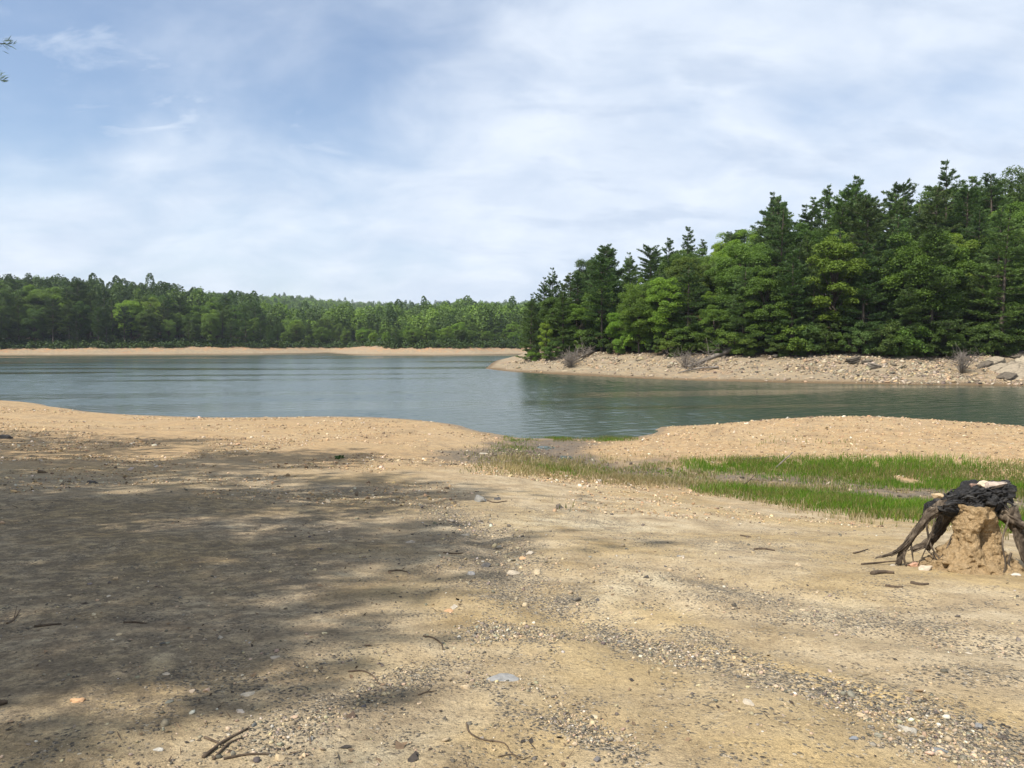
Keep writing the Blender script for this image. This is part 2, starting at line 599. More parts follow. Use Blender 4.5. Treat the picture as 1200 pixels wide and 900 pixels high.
def mat_leaf(name, trans=0.3, use_object=True):
    t = NT(name)
    v = t.attr('v').outputs['Fac']
    if use_object:
        base = t.node('ObjectInfo').outputs['Color']
    else:
        base = t.attr('tint').outputs['Color']
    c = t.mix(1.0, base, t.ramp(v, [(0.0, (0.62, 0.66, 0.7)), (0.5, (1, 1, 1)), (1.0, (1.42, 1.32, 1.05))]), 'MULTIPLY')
    d = t.node('BsdfPrincipled')
    t.set(d.inputs['Base Color'], c)
    d.inputs['Roughness'].default_value = 0.6
    d.inputs['Specular IOR Level'].default_value = 0.25
    tr = t.node('BsdfTranslucent')
    t.set(tr.inputs['Color'], t.mix(1.0, c, (1.25, 1.35, 0.6), 'MULTIPLY'))
    m = t.node('MixShader')
    m.inputs[0].default_value = trans
    t.l.new(d.outputs[0], m.inputs[1])
    t.l.new(tr.outputs[0], m.inputs[2])
    return t.surface(m.outputs[0])


def mat_rough(name, stops, scale=8, stretch=(1, 1, 1), bump=0.6, dist=0.02, rough=0.9, spec=0.2, coord='Object'):
    t = NT(name)
    P = t.node('TexCoord').outputs[coord]
    n = t.noise(t.scale(P, stretch), scale, 8, 0.68, 0.3)
    n2 = t.noise(t.scale(P, stretch), scale * 4.3, 5, 0.7)
    c = t.ramp(n, stops)
    c = t.mix(0.55, c, t.ramp(n2, [(0.3, (0.45, 0.45, 0.45)), (0.55, (1, 1, 1)), (0.75, (1.5, 1.48, 1.42))]), 'MULTIPLY')
    h = t.math('ADD', n, t.math('MULTIPLY', n2, 0.4))
    b = t.bsdf(c, rough, t.bump(h, bump, dist), spec)
    return t.surface(b.outputs[0])


def mat_tinted(name, rough=0.9, bumpscale=30, dist=0.01, use_object=False):
    """rocks and stones whose own colour is stored on them"""
    t = NT(name)
    base = t.node('ObjectInfo').outputs['Color'] if use_object else t.attr('tint').outputs['Color']
    P = t.node('NewGeometry').outputs['Position']
    n = t.noise(P, bumpscale, 6, 0.7)
    c = t.mix(0.7, base, t.ramp(n, [(0.3, (0.5, 0.49, 0.48)), (0.52, (1, 1, 1)), (0.75, (1.45, 1.42, 1.38))]), 'MULTIPLY')
    b = t.bsdf(c, rough, t.bump(n, 0.7, dist), 0.25)
    return t.surface(b.outputs[0])


M_GROUND = mat_ground()
M_LAND = mat_land()
M_WATER = mat_water()
M_LEAF = mat_leaf('leaves', 0.34)
M_NEEDLE = mat_leaf('needles', 0.22)
M_WOOD_FAR = mat_leaf('far_leaves', 0.25, False)
M_GRASS = mat_leaf('grass_blades', 0.35, False)
M_BARK = mat_rough('bark', [(0.3, (0.045, 0.035, 0.027)), (0.7, (0.13, 0.105, 0.082))], 3, (1, 1, 0.25), 0.6, 0.05)
M_DEAD = mat_rough('dead_wood', [(0.3, (0.12, 0.10, 0.08)), (0.7, (0.30, 0.265, 0.225))], 4, (1, 1, 1), 0.5, 0.03)
M_TWIG = mat_rough('twig_wood', [(0.3, (0.05, 0.037, 0.026)), (0.7, (0.15, 0.11, 0.075))], 20, (1, 1, 1), 0.5, 0.004)
M_CHAR = mat_rough('black_weathered_wood', [(0.3, (0.008, 0.008, 0.009)), (0.52, (0.028, 0.027, 0.027)), (0.72, (0.10, 0.095, 0.088))], 9, (1, 1, 2.2), 1.0, 0.03, 0.7, 0.35)
M_ROOT = mat_rough('root_wood', [(0.3, (0.022, 0.017, 0.013)), (0.5, (0.085, 0.066, 0.048)), (0.7, (0.25, 0.20, 0.145))], 11, (1, 1, 0.5), 0.9, 0.02)
M_CLAY = mat_rough('dry_clay', [(0.25, (0.26, 0.17, 0.08)), (0.5, (0.50, 0.35, 0.185)), (0.78, (0.62, 0.46, 0.27))], 11, (1, 1, 1), 1.0, 0.08)
M_GRAVEL = mat_tinted('gravel_stone', 0.9, 60, 0.004)
M_RUBBLE = mat_tinted('rubble_stone', 0.92, 6, 0.04)
M_STONE = mat_tinted('stone_surface', 0.88, 22, 0.01, True)
M_LITTER = mat_tinted('leaf_litter', 0.85, 40, 0.002)


# ------------------------------------------------------------------ ground, land, water
def build_ground():
    azf = np.linspace(-52, 52, 640)
    azr = np.linspace(52, 308, 72)[1:-1]
    az = np.radians(np.concatenate([azf, azr]))
    r = np.geomspace(0.35, 78, 620)
    R, A = np.meshgrid(r, az, indexing='ij')
    X, Y = R * np.sin(A), R * np.cos(A)
    Z = near_h(X, Y)
    x, y, z = X.ravel(), Y.ravel(), Z.ravel()
    V = np.concatenate([np.stack([x, y, z], 1), [[0, 0, float(Z[0].mean())]]])
    nu, nv = R.shape
    k = np.arange(nv)
    cap = np.stack([np.full(nv, nu * nv), (k + 1) % nv, k], 1)
    fq = grid_faces(nu, nv, True)
    # masks of the material: what lies where
    at = {}
    wob = (fbm(x * 0.9, y * 0.9, 41, 4) - 0.5)
    g = np.zeros(len(x))
    for path, w, s in [(line((690, 733), (780, 757), (850, 778), (930, 800), (1010, 823), (1080, 832), (1210, 872)), 0.17, 1.0),
                       (line((800, 735), (880, 775), (980, 815), (1080, 850), (1210, 890)), 0.10, 0.7),
                       (line((510, 590), (560, 622), (590, 650), (612, 682), (640, 700)), 0.42, 0.85),
                       (line((930, 722), (1000, 725), (1130, 742)), 0.30, 0.62), (line((1090, 790), (1210, 800)), 0.16, 0.6),
                       (line((660, 842), (700, 862), (745, 885)), 0.07, 0.9), (line((560, 745), (630, 748)), 0.20, 0.75),
                       (line((300, 880), (350, 845), (410, 812), (480, 792)), 0.16, 0.75), (line((800, 680), (880, 702)), 0.3, 0.7),
                       (line((1060, 865), (1120, 880), (1210, 895)), 0.12, 0.8), (line((580, 800), (640, 832)), 0.12, 0.6),
                       (line((640, 600), (760, 630), (900, 640)), 0.8, 0.42), (line((230, 790), (330, 800)), 0.25, 0.5)]:
        g = np.maximum(g, s * np.exp(-(seg_dist(x + wob * 0.35, y + wob * 0.35, path) / w) ** 2))
    d = np.hypot(x, y)
    cl = np.zeros(len(x))
    for path, w, s in [(line((830, 757), (920, 783), (1000, 815), (1030, 822)), 0.14, 1.0), (line((590, 870), (680, 850)), 0.22, 0.8), (line((730, 700), (800, 725)), 0.2, 0.8),
                       (line((860, 880), (1000, 898)), 0.15, 0.6), (line((1110, 825), (1180, 840)), 0.12, 0.7), (line((1120, 672), (1180, 690)), 0.3, 0.7)]:
        cl = np.maximum(cl, s * np.exp(-(seg_dist(x + wob * 0.3, y, path) / w) ** 2))
    pale = np.zeros(len(x))
    for path, w in [(line((700, 695), (760, 678)), 0.2), (line((960, 716), (1010, 712)), 0.2), (line((640, 610), (740, 615)), 0.6), (line((470, 875), (380, 890)), 0.2)]:
        pale = np.maximum(pale, np.exp(-(seg_dist(x + wob * 0.3, y, path) / w) ** 2))
    at['gravel'], at['clay'], at['pale'] = np.clip(g * 0.58 + 0.18, 0, 1), cl * 0.6, pale
    zr = near_rbf(x, y)
    at['beach'] = sstep(13, 22, d + wob * 6) * (1 - 0.25 * sstep(0.45, 0.6, fbm(x * 0.4, y * 0.4, 77, 3)))
    ditch = np.minimum(seg_dist(x, y, DITCH) / 2.3, seg_dist(x, y, INLET) / 2.1)
    at['mud'] = np.clip((1 - sstep(0.35, 1.15, ditch + wob * 1.0)) * 1.0, 0, 1)
    at['wet'] = 1 - sstep(0.04, 0.15, z - WL + wob * 0.08)
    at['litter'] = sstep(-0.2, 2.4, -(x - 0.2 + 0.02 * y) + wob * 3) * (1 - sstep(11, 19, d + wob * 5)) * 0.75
    at = {k: np.append(v, v[0]) for k, v in at.items()}
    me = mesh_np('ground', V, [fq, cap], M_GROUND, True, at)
    tag(obj('ground', me), kind='structure')


DITCH = line((1400, 606), (1200, 592), (1090, 582), (1000, 572), (917, 566), (840, 562), (760, 556), (690, 546))
INLET = line((690, 546), (650, 535), (620, 528), (560, 538), (640, 520))


def build_land():
    azf = np.linspace(-58, 66, 660)
    az = np.radians(azf)
    r = np.concatenate([np.linspace(56, 150, 260), np.linspace(150.8, 330, 200), np.geomspace(334, 4600, 150)])
    R, A = np.meshgrid(r, az, indexing='ij')
    X, Y = R * np.sin(A), R * np.cos(A)
    Z, sa, sb = land_h(X, Y)
    Z = np.maximum(Z, -9)
    V = np.stack([X.ravel(), Y.ravel(), Z.ravel()], 1)
    n = fbm(X * 0.2, Y * 0.2, 51, 3) - 0.5
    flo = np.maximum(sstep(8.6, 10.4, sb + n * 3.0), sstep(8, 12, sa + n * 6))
    wet = 1 - sstep(0.05, 0.35, Z - WL + n * 0.2)
    clay = np.where(sa > -20, sstep(3, 8, sa + n * 6), 0) * 0.9 + 0.25 * (sb > 0) * sstep(0.55, 0.7, fbm(X * 0.1, Y * 0.1, 8, 2))
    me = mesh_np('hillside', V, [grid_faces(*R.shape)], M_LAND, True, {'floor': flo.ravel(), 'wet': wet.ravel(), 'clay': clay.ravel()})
    tag(obj('hillside', me), kind='structure')


def build_water():
    az = np.radians(np.linspace(-56, 56, 1150))
    r = np.concatenate([[14, 20], np.geomspace(27, 330, 900), [420, 700, 1500, 5000]])
    R, A = np.meshgrid(r, az, indexing='ij')
    X, Y = R * np.sin(A), R * np.cos(A)
    H, calm = wave_h(X, Y)
    Z = H * sstep(25, 29, R) * (1 - sstep(300, 330, R)) + WL
    V = np.stack([X.ravel(), Y.ravel(), Z.ravel()], 1)
    me = mesh_np('lake_water', V, [grid_faces(*R.shape)], M_WATER, True, {'rough': calm.ravel()})
    tag(obj('lake_water', me), kind='structure')


def wave_h(x, y):
    """wind ripples, with calmer streaks lying across the lake"""
    ca, sa = math.cos(rad(10)), math.sin(rad(10))
    u, v = x * ca + y * sa, -x * sa + y * ca
    calm = sstep(0.34, 0.47, fbm(u * 0.014, v * 0.085, 81, 3)) * 0.62 + 0.38
    pen = -sdist(x, y, pen_poly)
    calm = calm * (1.35 - 0.35 * sstep(14, 60, pen + 14 * (fbm(u * 0.03, v * 0.1, 83, 2) - 0.5)))
    h = 0.0
    g = np.random.default_rng(4)
    for k in range(14):
        L = g.uniform(0.4, 1.4)
        a = g.normal(rad(-70), 0.5)
        ph = g.uniform(0, 6.28)
        wob = 1.6 * fbm(x * 0.25 / L + k, y * 0.25 / L, 90 + k, 2)
        h = h + (L / 6.28) * np.sin((x * math.cos(a) + y * math.sin(a)) * 6.283 / L + ph + wob * 6.28)
    return h * 0.015 * calm, calm


build_ground()
build_land()
build_water()


# ------------------------------------------------------------------ trees
def quads_at(C, A, B, v):
    """leaf quads: centres C, half axes A and B, value v per quad"""
    n = len(C)
    V = np.empty((n, 4, 3))
    V[:, 0] = C - A - B * 0.55
    V[:, 1] = C + A * 0.15 - B
    V[:, 2] = C + A + B * 0.1
    V[:, 3] = C - A * 0.1 + B
    return V.reshape(-1, 3), np.arange(4 * n).reshape(n, 4), np.repeat(v, 4)


def unit(v):
    return v / (np.linalg.norm(v, axis=-1, keepdims=True) + 1e-9)


def pine_meshes(seed, Hh=18.0, base=0.12, spread=3.3, ragged=0.3, dens=1.0, round_top=False):
    g = np.random.default_rng(seed)
    lean = g.normal(0, 0.25, 2)
    wood = [tube([(0, 0, -1.2), (lean[0] * 0.4, lean[1] * 0.4, Hh * 0.5), (lean[0], lean[1], Hh * 0.99)], [0.26, 0.15, 0.02], 9, 7)]
    C, A, B, W = [], [], [], []
    z = base * Hh
    while z < Hh - 0.15:
        t = (z - base * Hh) / (Hh - base * Hh)
        if round_top:
            prof = math.sqrt(max(0.02, 1 - ((t - 0.45) / 0.57) ** 2))
        else:
            prof = (0.55 + 0.45 * min(1, t / 0.25)) if t < 0.25 else (1 - (t - 0.25) / 0.75) ** 0.72 * 0.97 + 0.04
        for k in range(g.integers(4, 7)):
            if g.random() < 0.10:
                continue
            L = spread * prof * (1 + g.normal(0, ragged * 1.15))
            L = max(0.25, min(L, spread * 1.35))
            a = g.random() * 2 * math.pi
            el = rad(-8 + 36 * t + g.normal(0, 7))
            dirv = np.array([math.cos(a) * math.cos(el), math.sin(a) * math.cos(el), math.sin(el)])
            side = np.array([-math.sin(a), math.cos(a), 0])
            p0 = np.array([lean[0] * (z / Hh), lean[1] * (z / Hh), z])
            sag = -0.05 * L if t < 0.6 else 0
            if L > 0.9:
                tip = p0 + dirv * L * 0.9 + np.array([0, 0, sag * 0.4])
                wood.append(tube([p0, p0 + dirv * L * 0.5 + np.array([0, 0, sag]), tip], [0.05, 0.03, 0.01], 4, 3))
            ns = max(4, int(L * 16 * dens * (1 - 0.2 * t)))
            u = g.uniform(0.22, 1.0, ns) ** 0.8
            lat = g.normal(0, 1, ns) * 0.19 * L * (1.05 - 0.6 * u)
            cen = p0 + dirv * (u * L)[:, None] + side * lat[:, None]
            cen[:, 2] += sag * np.sin(u * 3.1) + g.normal(0, 0.06, ns) + 0.04 + 0.10 * L * u ** 2
            nt = 8
            cc = np.repeat(cen, nt, 0)
            dd = unit(np.repeat(dirv[None], ns * nt, 0) * 1.0 + np.repeat(side[None], ns * nt, 0) * np.repeat(np.sign(lat), nt)[:, None] * 0.5 + g.normal(0, 0.48, (ns * nt, 3)) + np.array([0, 0, 0.25]))
            ln = g.uniform(0.09, 0.20, ns * nt)
            cc = cc + dd * (ln * 0.7)[:, None] + g.normal(0, 0.07, (ns * nt, 3))
            bb = unit(np.cross(dd, g.normal(0, 1, (ns * nt, 3)) + np.array([0, 0, 0.3])))
            C.append(cc)
            A.append(dd * ln[:, None])
            B.append(bb * (ln * g.uniform(0.18, 0.36, ns * nt))[:, None])
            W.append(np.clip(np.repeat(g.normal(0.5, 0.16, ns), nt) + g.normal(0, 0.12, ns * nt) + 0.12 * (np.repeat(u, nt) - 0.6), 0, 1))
        z += g.uniform(0.45, 0.75)
    V, Fq, v = quads_at(np.concatenate(C), np.concatenate(A), np.concatenate(B), np.concatenate(W))
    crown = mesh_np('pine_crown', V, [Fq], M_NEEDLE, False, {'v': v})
    wv, wf = join(wood)
    return mesh_np('pine_trunk', wv, wf, M_BARK, True), crown


def leafy_meshes(seed, Hh=14.0, R=4.0, low=0.18, clumps=60, leaves=230, leaf=0.17, trunk=0.2):
    g = np.random.default_rng(seed)
    cz, hz = Hh * (1 + low) / 2, Hh * (1 - low) / 2
    d = unit(g.normal(0, 1, (clumps, 3)))
    rr = g.uniform(0.45, 0.98, clumps) ** 0.6
    lump = 1 + 0.22 * np.array([mnoise.noise(Vector(q * 1.6) + Vector((seed, 0, 0))) for q in d])
    cen = d * (rr * lump)[:, None] * np.array([R * 0.86, R * 0.86, hz * 0.9])
    taper = 1 - 0.25 * np.clip(-cen[:, 2] / hz, 0, 1)
    cen[:, :2] *= taper[:, None]
    cen[:, 2] += cz
    wood = [tube([(0, 0, -1.2), (g.normal(0, 0.2), g.normal(0, 0.2), Hh * 0.4), (g.normal(0, 0.3), g.normal(0, 0.3), Hh * 0.8)], [trunk, trunk * 0.7, 0.04], 8, 7)]
    C, A, B, W = [], [], [], []
    for k in range(clumps):
        c = cen[k]
        rad_k = g.uniform(0.4, 1.0) * R / 4.2 + 0.2
        z0 = max(Hh * 0.15, c[2] * 0.62)
        if k % 2 == 0:
            wood.append(tube([(0, 0, z0), tuple(c * np.array([0.5, 0.5, 0]) + np.array([0, 0, (z0 + c[2]) / 2 + 0.2])), tuple(c)], [trunk * 0.35, trunk * 0.2, 0.015], 5, 4))
        n = int(leaves * g.uniform(0.7, 1.25))
        q = unit(g.normal(0, 1, (n, 3)))
        q[:, 2] = np.where(q[:, 2] < -0.35, -q[:, 2], q[:, 2])
        q = unit(q)
        pos = c + q * (rad_k * g.uniform(0.45, 1.08, n))[:, None] * np.array([1.1, 1.1, 0.9])
        nrm = unit(q * 0.5 + g.normal(0, 0.6, (n, 3)) + np.array([0, 0, 0.55]))
        a = unit(np.cross(nrm, g.normal(0, 1, (n, 3))))
        b = np.cross(nrm, a)
        s = leaf * g.uniform(0.6, 1.25, n)
        C.append(pos)
        A.append(a * s[:, None])
        B.append(b * (s * 0.72)[:, None])
        W.append(np.clip(g.normal(0.5, 0.12) + g.normal(0, 0.13, n), 0, 1))
    V, Fq, v = quads_at(np.concatenate(C), np.concatenate(A), np.concatenate(B), np.concatenate(W))
    wv, wf = join(wood)
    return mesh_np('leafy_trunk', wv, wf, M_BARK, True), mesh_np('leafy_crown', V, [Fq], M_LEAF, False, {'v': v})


PINES = [pine_meshes(100, 18, 0.04, 3.3, 0.28), pine_meshes(101, 18, 0.10, 2.9, 0.34), pine_meshes(102, 18, 0.03, 3.7, 0.25),
         pine_meshes(103, 18, 0.16, 3.0, 0.36), pine_meshes(104, 18, 0.05, 2.6, 0.3), pine_meshes(105, 18, 0.30, 2.6, 0.3, 1.2, True)]
LEAFY = [leafy_meshes(200, 14, 4.0, 0.06, 90, 520, 0.092), leafy_meshes(201, 14, 3.4, 0.04, 80, 520, 0.092), leafy_meshes(202, 14, 4.6, 0.1, 105, 520, 0.092), leafy_meshes(203, 14, 3.0, 0.05, 70, 520, 0.092), leafy_meshes(204, 14, 3.8, 0.12, 90, 520, 0.092)]
BUSH = [leafy_meshes(300, 4, 2.1, 0.02, 26, 330, 0.09, 0.06), leafy_meshes(301, 4, 1.7, 0.02, 22, 330, 0.09, 0.06), leafy_meshes(302, 4, 2.5, 0.02, 30, 330, 0.09, 0.06)]
PINES += [pine_meshes(110, 18, 0.22, 3.6, 0.42, 0.42), pine_meshes(111, 18, 0.28, 3.8, 0.45, 0.36)]
PINE_H, LEAFY_H, BUSH_H = 18.0, 14.0, 4.0

TREES = []          # records for labelling


def put_tree(kind, x, y, z, h, tint, variant, widen=1.0, **info):
    src, h0, name = {'pine': (PINES, PINE_H, 'pine_tree'), 'leafy': (LEAFY, LEAFY_H, 'broadleaf_tree'), 'bush': (BUSH, BUSH_H, 'bush')}[kind]
    tm, cm = src[variant % len(src)]
    s = h / h0
    e = empty(name, (x, y, z), random.uniform(0, 6.28))
    w = s * widen
    e.scale = (w, w, s)
    t = obj('trunk', tm, e)
    c = obj('crown', cm, e)
    c.color = (*tint, 1)
    TREES.append((e, dict(kind=kind, x=x, y=y, z=z, h=h, px=px_of(x, y), **info)))
    return e


def jit(c, a=0.18):
    k = 1 + random.uniform(-a, a)
    return tuple(max(0.002, q * k * (1 + random.uniform(-a, a) * 0.4)) for q in c)


T_PINE = (0.066, 0.112, 0.032)
T_PINE2 = (0.088, 0.142, 0.038)
T_DARK = (0.070, 0.115, 0.025)
T_MID = (0.105, 0.170, 0.030)
T_BRIGHT = (0.145, 0.230, 0.032)
T_LIME = (0.19, 0.27, 0.036)

sky_px = np.array([(600, 372), (612, 350), (620, 338), (632, 326), (647, 314), (668, 305), (690, 297), (711, 286), (735, 295), (760, 289), (790, 276), (803, 265), (816, 276), (835, 280), (855, 270),
                   (880, 250), (905, 227), (925, 226), (945, 223), (968, 218), (985, 222), (999, 209), (1020, 223), (1045, 219), (1062, 236), (1080, 216), (1105, 190), (1125, 203),
                   (1140, 200), (1170, 193), (1200, 197), (1260, 190), (1350, 195), (1500, 200)], float)


def skyline(px):
    return float(np.interp(px, sky_px[:, 0], sky_px[:, 1]))


def foot_on_bank(px, s):
    """a point s metres inland of the right shore on the sight line of a photograph column"""
    u = (px - 600) / F
    t = np.linspace(60, 190, 2600)
    sd = sdist(u * t, t, pen_poly)
    ok = np.where(sd > s)[0]
    if not len(ok):
        return None
    yy = t[ok[0]]
    return u * yy, yy, H1(u * yy, yy)


def top_z(py, y):
    return ony(600, py, y)[2]


# the trees one can pick out on the right bank: column, top row, metres inland, kind, tint, variant, width
PICK = [
    (711, 286, 14, 'pine', T_PINE, 0, 1.05, 'tall pine standing out above the low left part of the near wood'),
    (803, 264, 22, 'pine', T_PINE, 1, 0.9, 'narrow dark pine spire rising beside the lime crowns of the near wood'),
    (905, 226, 26, 'pine', T_PINE, 2, 0.95, 'ragged dark pine at the step where the near skyline rises'),
    (968, 217, 27, 'pine', T_PINE2, 3, 0.8, 'thin pine spire left of the tallest middle pine on the near skyline'),
    (999, 207, 25, 'pine', T_PINE, 0, 1.0, 'tallest feathery pine in the middle of the near skyline'),
    (1045, 218, 26, 'pine', T_PINE, 5, 1.1, 'round topped pine like a pompom on the near skyline'),
    (1105, 189, 22, 'pine', T_PINE, 2, 1.05, 'highest pine of all with a broad pointed top on the near ridge'),
    (1172, 194, 30, 'leafy', T_DARK, 2, 1.0, 'large dark round broadleaf crown on the ridge beside the highest pine'),
    (1205, 198, 32, 'leafy', T_MID, 0, 1.0, 'green round crown cut by the photo edge on the near ridge'),
    (1128, 205, 26, 'pine', T_PINE2, 1, 1.0, 'pine shoulder tucked between the highest pine and the round dark crown'),
    (849, 268, 34, 'leafy', T_LIME, 1, 1.1, 'lime green crown on the skyline right of the narrow pine spire'),
    (872, 258, 36, 'leafy', T_BRIGHT, 4, 1.0, 'bright green crown on the skyline left of the ragged pine'),
    (838, 296, 14, 'leafy', T_BRIGHT, 2, 0.9, 'big yellow green broadleaf glowing in the middle of the near wood'),
    (832, 336, 6, 'leafy', T_BRIGHT, 0, 0.85, 'bright leafy tree low down above the fallen trunk pair'),
    (745, 322, 8, 'leafy', T_BRIGHT, 1, 0.8, 'slender yellow green tree between dark pines behind the tan bank'),
    (648, 315, 7, 'pine', T_PINE, 2, 0.95, 'dark full pine forming the steep outer edge of the point'),
    (670, 304, 8, 'pine', T_PINE, 0, 1.0, 'dark pine with a blunt top just inland of the point edge'),
    (690, 298, 9, 'leafy', T_DARK, 2, 0.8, 'dark rounded crown on the skyline left of the standing out pine'),
    (737, 297, 15, 'pine', T_PINE2, 2, 1.0, 'grey green pine on the skyline right of the standing out pine'),
    (762, 290, 16, 'pine', T_PINE, 5, 1.1, 'flat topped pine midway up the sloping near skyline'),
    (783, 279, 18, 'pine', T_PINE, 0, 1.0, 'pine directly left of the narrow dark spire'),
    (622, 350, 1, 'pine', T_PINE2, 0, 1.2, 'short full pine that ends the wood on the point'),
    (637, 326, 5, 'pine', T_PINE, 2, 0.9, 'dark pine second from the outer end of the point'),
    (640, 372, 1.5, 'leafy', T_LIME, 3, 0.9, 'small lime green tree at the tip of the wooded point'),
    (985, 318, 4, 'pine', T_PINE2, 2, 1.0, 'mid height pale green pine with layered boughs facing the water'),
    (1035, 312, 5, 'pine', (0.075, 0.068, 0.04), 3, 0.8, 'thin browned half bare pine behind the stony slope'),
    (955, 330, 3, 'pine', T_PINE, 0, 1.0, 'dark bushy pine at the water side above pale rubble'),
    (890, 300, 4, 'pine', T_PINE, 4, 1.1, 'dark columnar pine just behind the upper end of the fallen trunks'),
    (775, 320, 3, 'pine', T_PINE, 0, 1.1, 'dense dark pine filling the gap between the fallen trunks and the brush'),
    (722, 330, 3, 'pine', T_PINE, 1, 1.1, 'shaggy dark pine above the brush heap on the bank'),
    (660, 340, 3, 'pine', T_PINE2, 4, 1.3, 'soft grey green pine near the tip of the point'),
    (627, 331, 4, 'pine', T_PINE2, 3, 1.15, 'wispy pine at the outermost end of the point'),
    (1090, 306, 5, 'leafy', T_MID, 3, 0.6, 'slim silvery green tree behind the bare bush'),
    (1150, 300, 6, 'pine', T_PINE2, 2, 1.0, 'broad pine with drooping boughs above the tilted slabs'),
    (1180, 368, 2, 'leafy', T_BRIGHT, 1, 0.9, 'small lime tree low above the tilted rock slabs'),
    (1110, 368, 2, 'leafy', T_BRIGHT, 3, 0.9, 'short bright green tree just behind the bare bush'),
]
placed = []
for px, py, s, kind, tint, var, wd, lab in PICK:
    f = foot_on_bank(px, s + (9.5 if px > 668 else 5.0))
    if f is None:
        continue
    x, y, z = f
    h = top_z(py, y) - z
    put_tree(kind, x, y, z - 0.1, max(h, 3.0), jit(tint, 0.06), var, wd, zone='near', label=lab)
    placed.append((x, y))

rowspec = [('front', 1.0, 2.8), ('front', 3.6, 3.2), ('second', 7.0, 3.6), ('second', 11.5, 4.2), ('third', 17.0, 4.4), ('third', 22.0, 5.0), ('upper', 30.0, 6.5), ('upper', 38.0, 7.5)]
for row, s, gap in rowspec:
    px = 622.0
    while px < 1330:
        q = px + random.uniform(-6, 6)
        f = foot_on_bank(q, s + (9.4 if q > 668 else 5.6) + random.uniform(-0.8, 1.2))
        if f is None:
            px += 8
            continue
        x, y, z = f
        px += gap * random.uniform(0.75, 1.3) * F / y * (1.0 if q < 1200 else 1.8)
        if y > 165 or any((x - a) ** 2 + (y - b) ** 2 < 3.6 for a, b in placed):
            continue
        sky = skyline(q)
        depth = {'front': (0.44, 0.86), 'second': (0.64, 0.93), 'third': (0.88, 0.99), 'upper': (0.93, 1.0)}[row]
        if q < 730:
            depth = {'front': (0.55, 0.9), 'second': (0.78, 0.97), 'third': (0.9, 1.0), 'upper': (0.93, 1.0)}[row]
        frac = random.uniform(*depth)
        top = 405 - (405 - sky) * frac
        h = top_z(top, y) - z
        h = min(h, 23)
        if h < 3.2:
            continue
        pr = random.random()
        bright_here = 0.55 if (735 < q < 765 or 820 < q < 865) else 0.34
        if row == 'upper':
            bright_here = 0.45
        if 880 < q < 1075 and row != 'front':
            bright_here = 0.10
        if q > 1135 and row in ('third', 'upper'):
            bright_here = 0.85
        kind = 'leafy' if pr < bright_here else 'pine'
        if kind == 'pine':
            tint = random.choice([T_PINE, T_PINE, T_PINE, T_PINE2])
        else:
            tint = random.choice([T_MID, T_MID, T_BRIGHT, T_BRIGHT, T_DARK])
            h *= 0.93
        put_tree(kind, x, y, z - 0.15, h, jit(tint), random.randrange(6), random.uniform(1.0, 1.3) * (1.2 if h < 9 else 1.0), zone='near', row=row, hue=tint)
        placed.append((x, y))
# low bushes along the edge of the wood
px = 626
while px < 1240:
    f = foot_on_bank(px, random.uniform(8.9, 10.6) if px > 668 else random.uniform(5.6, 7.5))
    if f:
        x, y, z = f
        tint = random.choice([T_MID, T_DARK, T_BRIGHT, T_DARK, T_PINE2])
        put_tree('bush', x, y, z - 0.1, random.uniform(1.8, 4.2), jit(tint), random.randrange(3), random.uniform(0.8, 1.2), zone='near', row='bush', hue=tint)
    px += random.uniform(9, 20)

# far shore: the first rows of trees stand singly
far_sky = np.array([(-200, 312), (0, 318), (20, 321), (40, 327), (75, 322), (100, 328), (130, 332), (190, 336), (205, 339), (260, 346), (320, 351), (350, 356), (400, 362), (440, 364),
                    (500, 364), (560, 366), (600, 366), (640, 368), (700, 370)], float)
fline = np.array([p[:2] for p in far_front])


def foot_far(px, s):
    u = (px - 600) / F
    t = np.linspace(225, 420, 1600)
    sd = sdist(u * t, t, far_poly)
    ok = np.where(sd > s)[0]
    if not len(ok):
        return None
    yy = t[ok[0]]
    return u * yy, yy, H1(u * yy, yy)


for row, s, gap in [('front', 11.5, 5.0), ('second', 19, 5.4), ('third', 28, 6.0), ('fourth', 40, 7.0)]:
    px = -60
    while px < 655:
        q = px + random.uniform(-5, 5)
        f = foot_far(q, s + random.uniform(-1.5, 2.5))
        if f is None:
            px += 8
            continue
        x, y, z = f
        px += gap * random.uniform(0.75, 1.3) * F / y
        sk = float(np.interp(q, far_sky[:, 0], far_sky[:, 1]))
        left = q < 300
        frac = {'front': (0.45, 0.72), 'second': (0.6, 0.84), 'third': (0.74, 0.95), 'fourth': (0.86, 1.0)}[row] if left else \
            {'front': (0.24, 0.56), 'second': (0.38, 0.66), 'third': (0.46, 0.74), 'fourth': (0.52, 0.8)}[row]
        top = 406 - (406 - sk) * random.uniform(*frac)
        h = min(top_z(top, y) - z, 23)
        if h < 4:
            h = random.uniform(4, 7)
        dark = q < 240 or 250 < q < 335
        pine = random.random() < (0.66 if dark else 0.16)
        if pine:
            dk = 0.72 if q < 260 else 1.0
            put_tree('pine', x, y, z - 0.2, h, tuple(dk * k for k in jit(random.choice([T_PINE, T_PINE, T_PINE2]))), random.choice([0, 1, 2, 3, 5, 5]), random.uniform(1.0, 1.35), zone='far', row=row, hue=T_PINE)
        else:
            tint = random.choice([T_DARK, T_DARK, T_MID, T_BRIGHT]) if dark else random.choice([T_MID, T_MID, T_BRIGHT, T_BRIGHT, T_DARK])
            put_tree('leafy', x, y, z - 0.2, h, jit(tint), random.randrange(5), random.uniform(0.9, 1.25) * (1.25 if h < 9 else 1), zone='far', row=row, hue=tint)

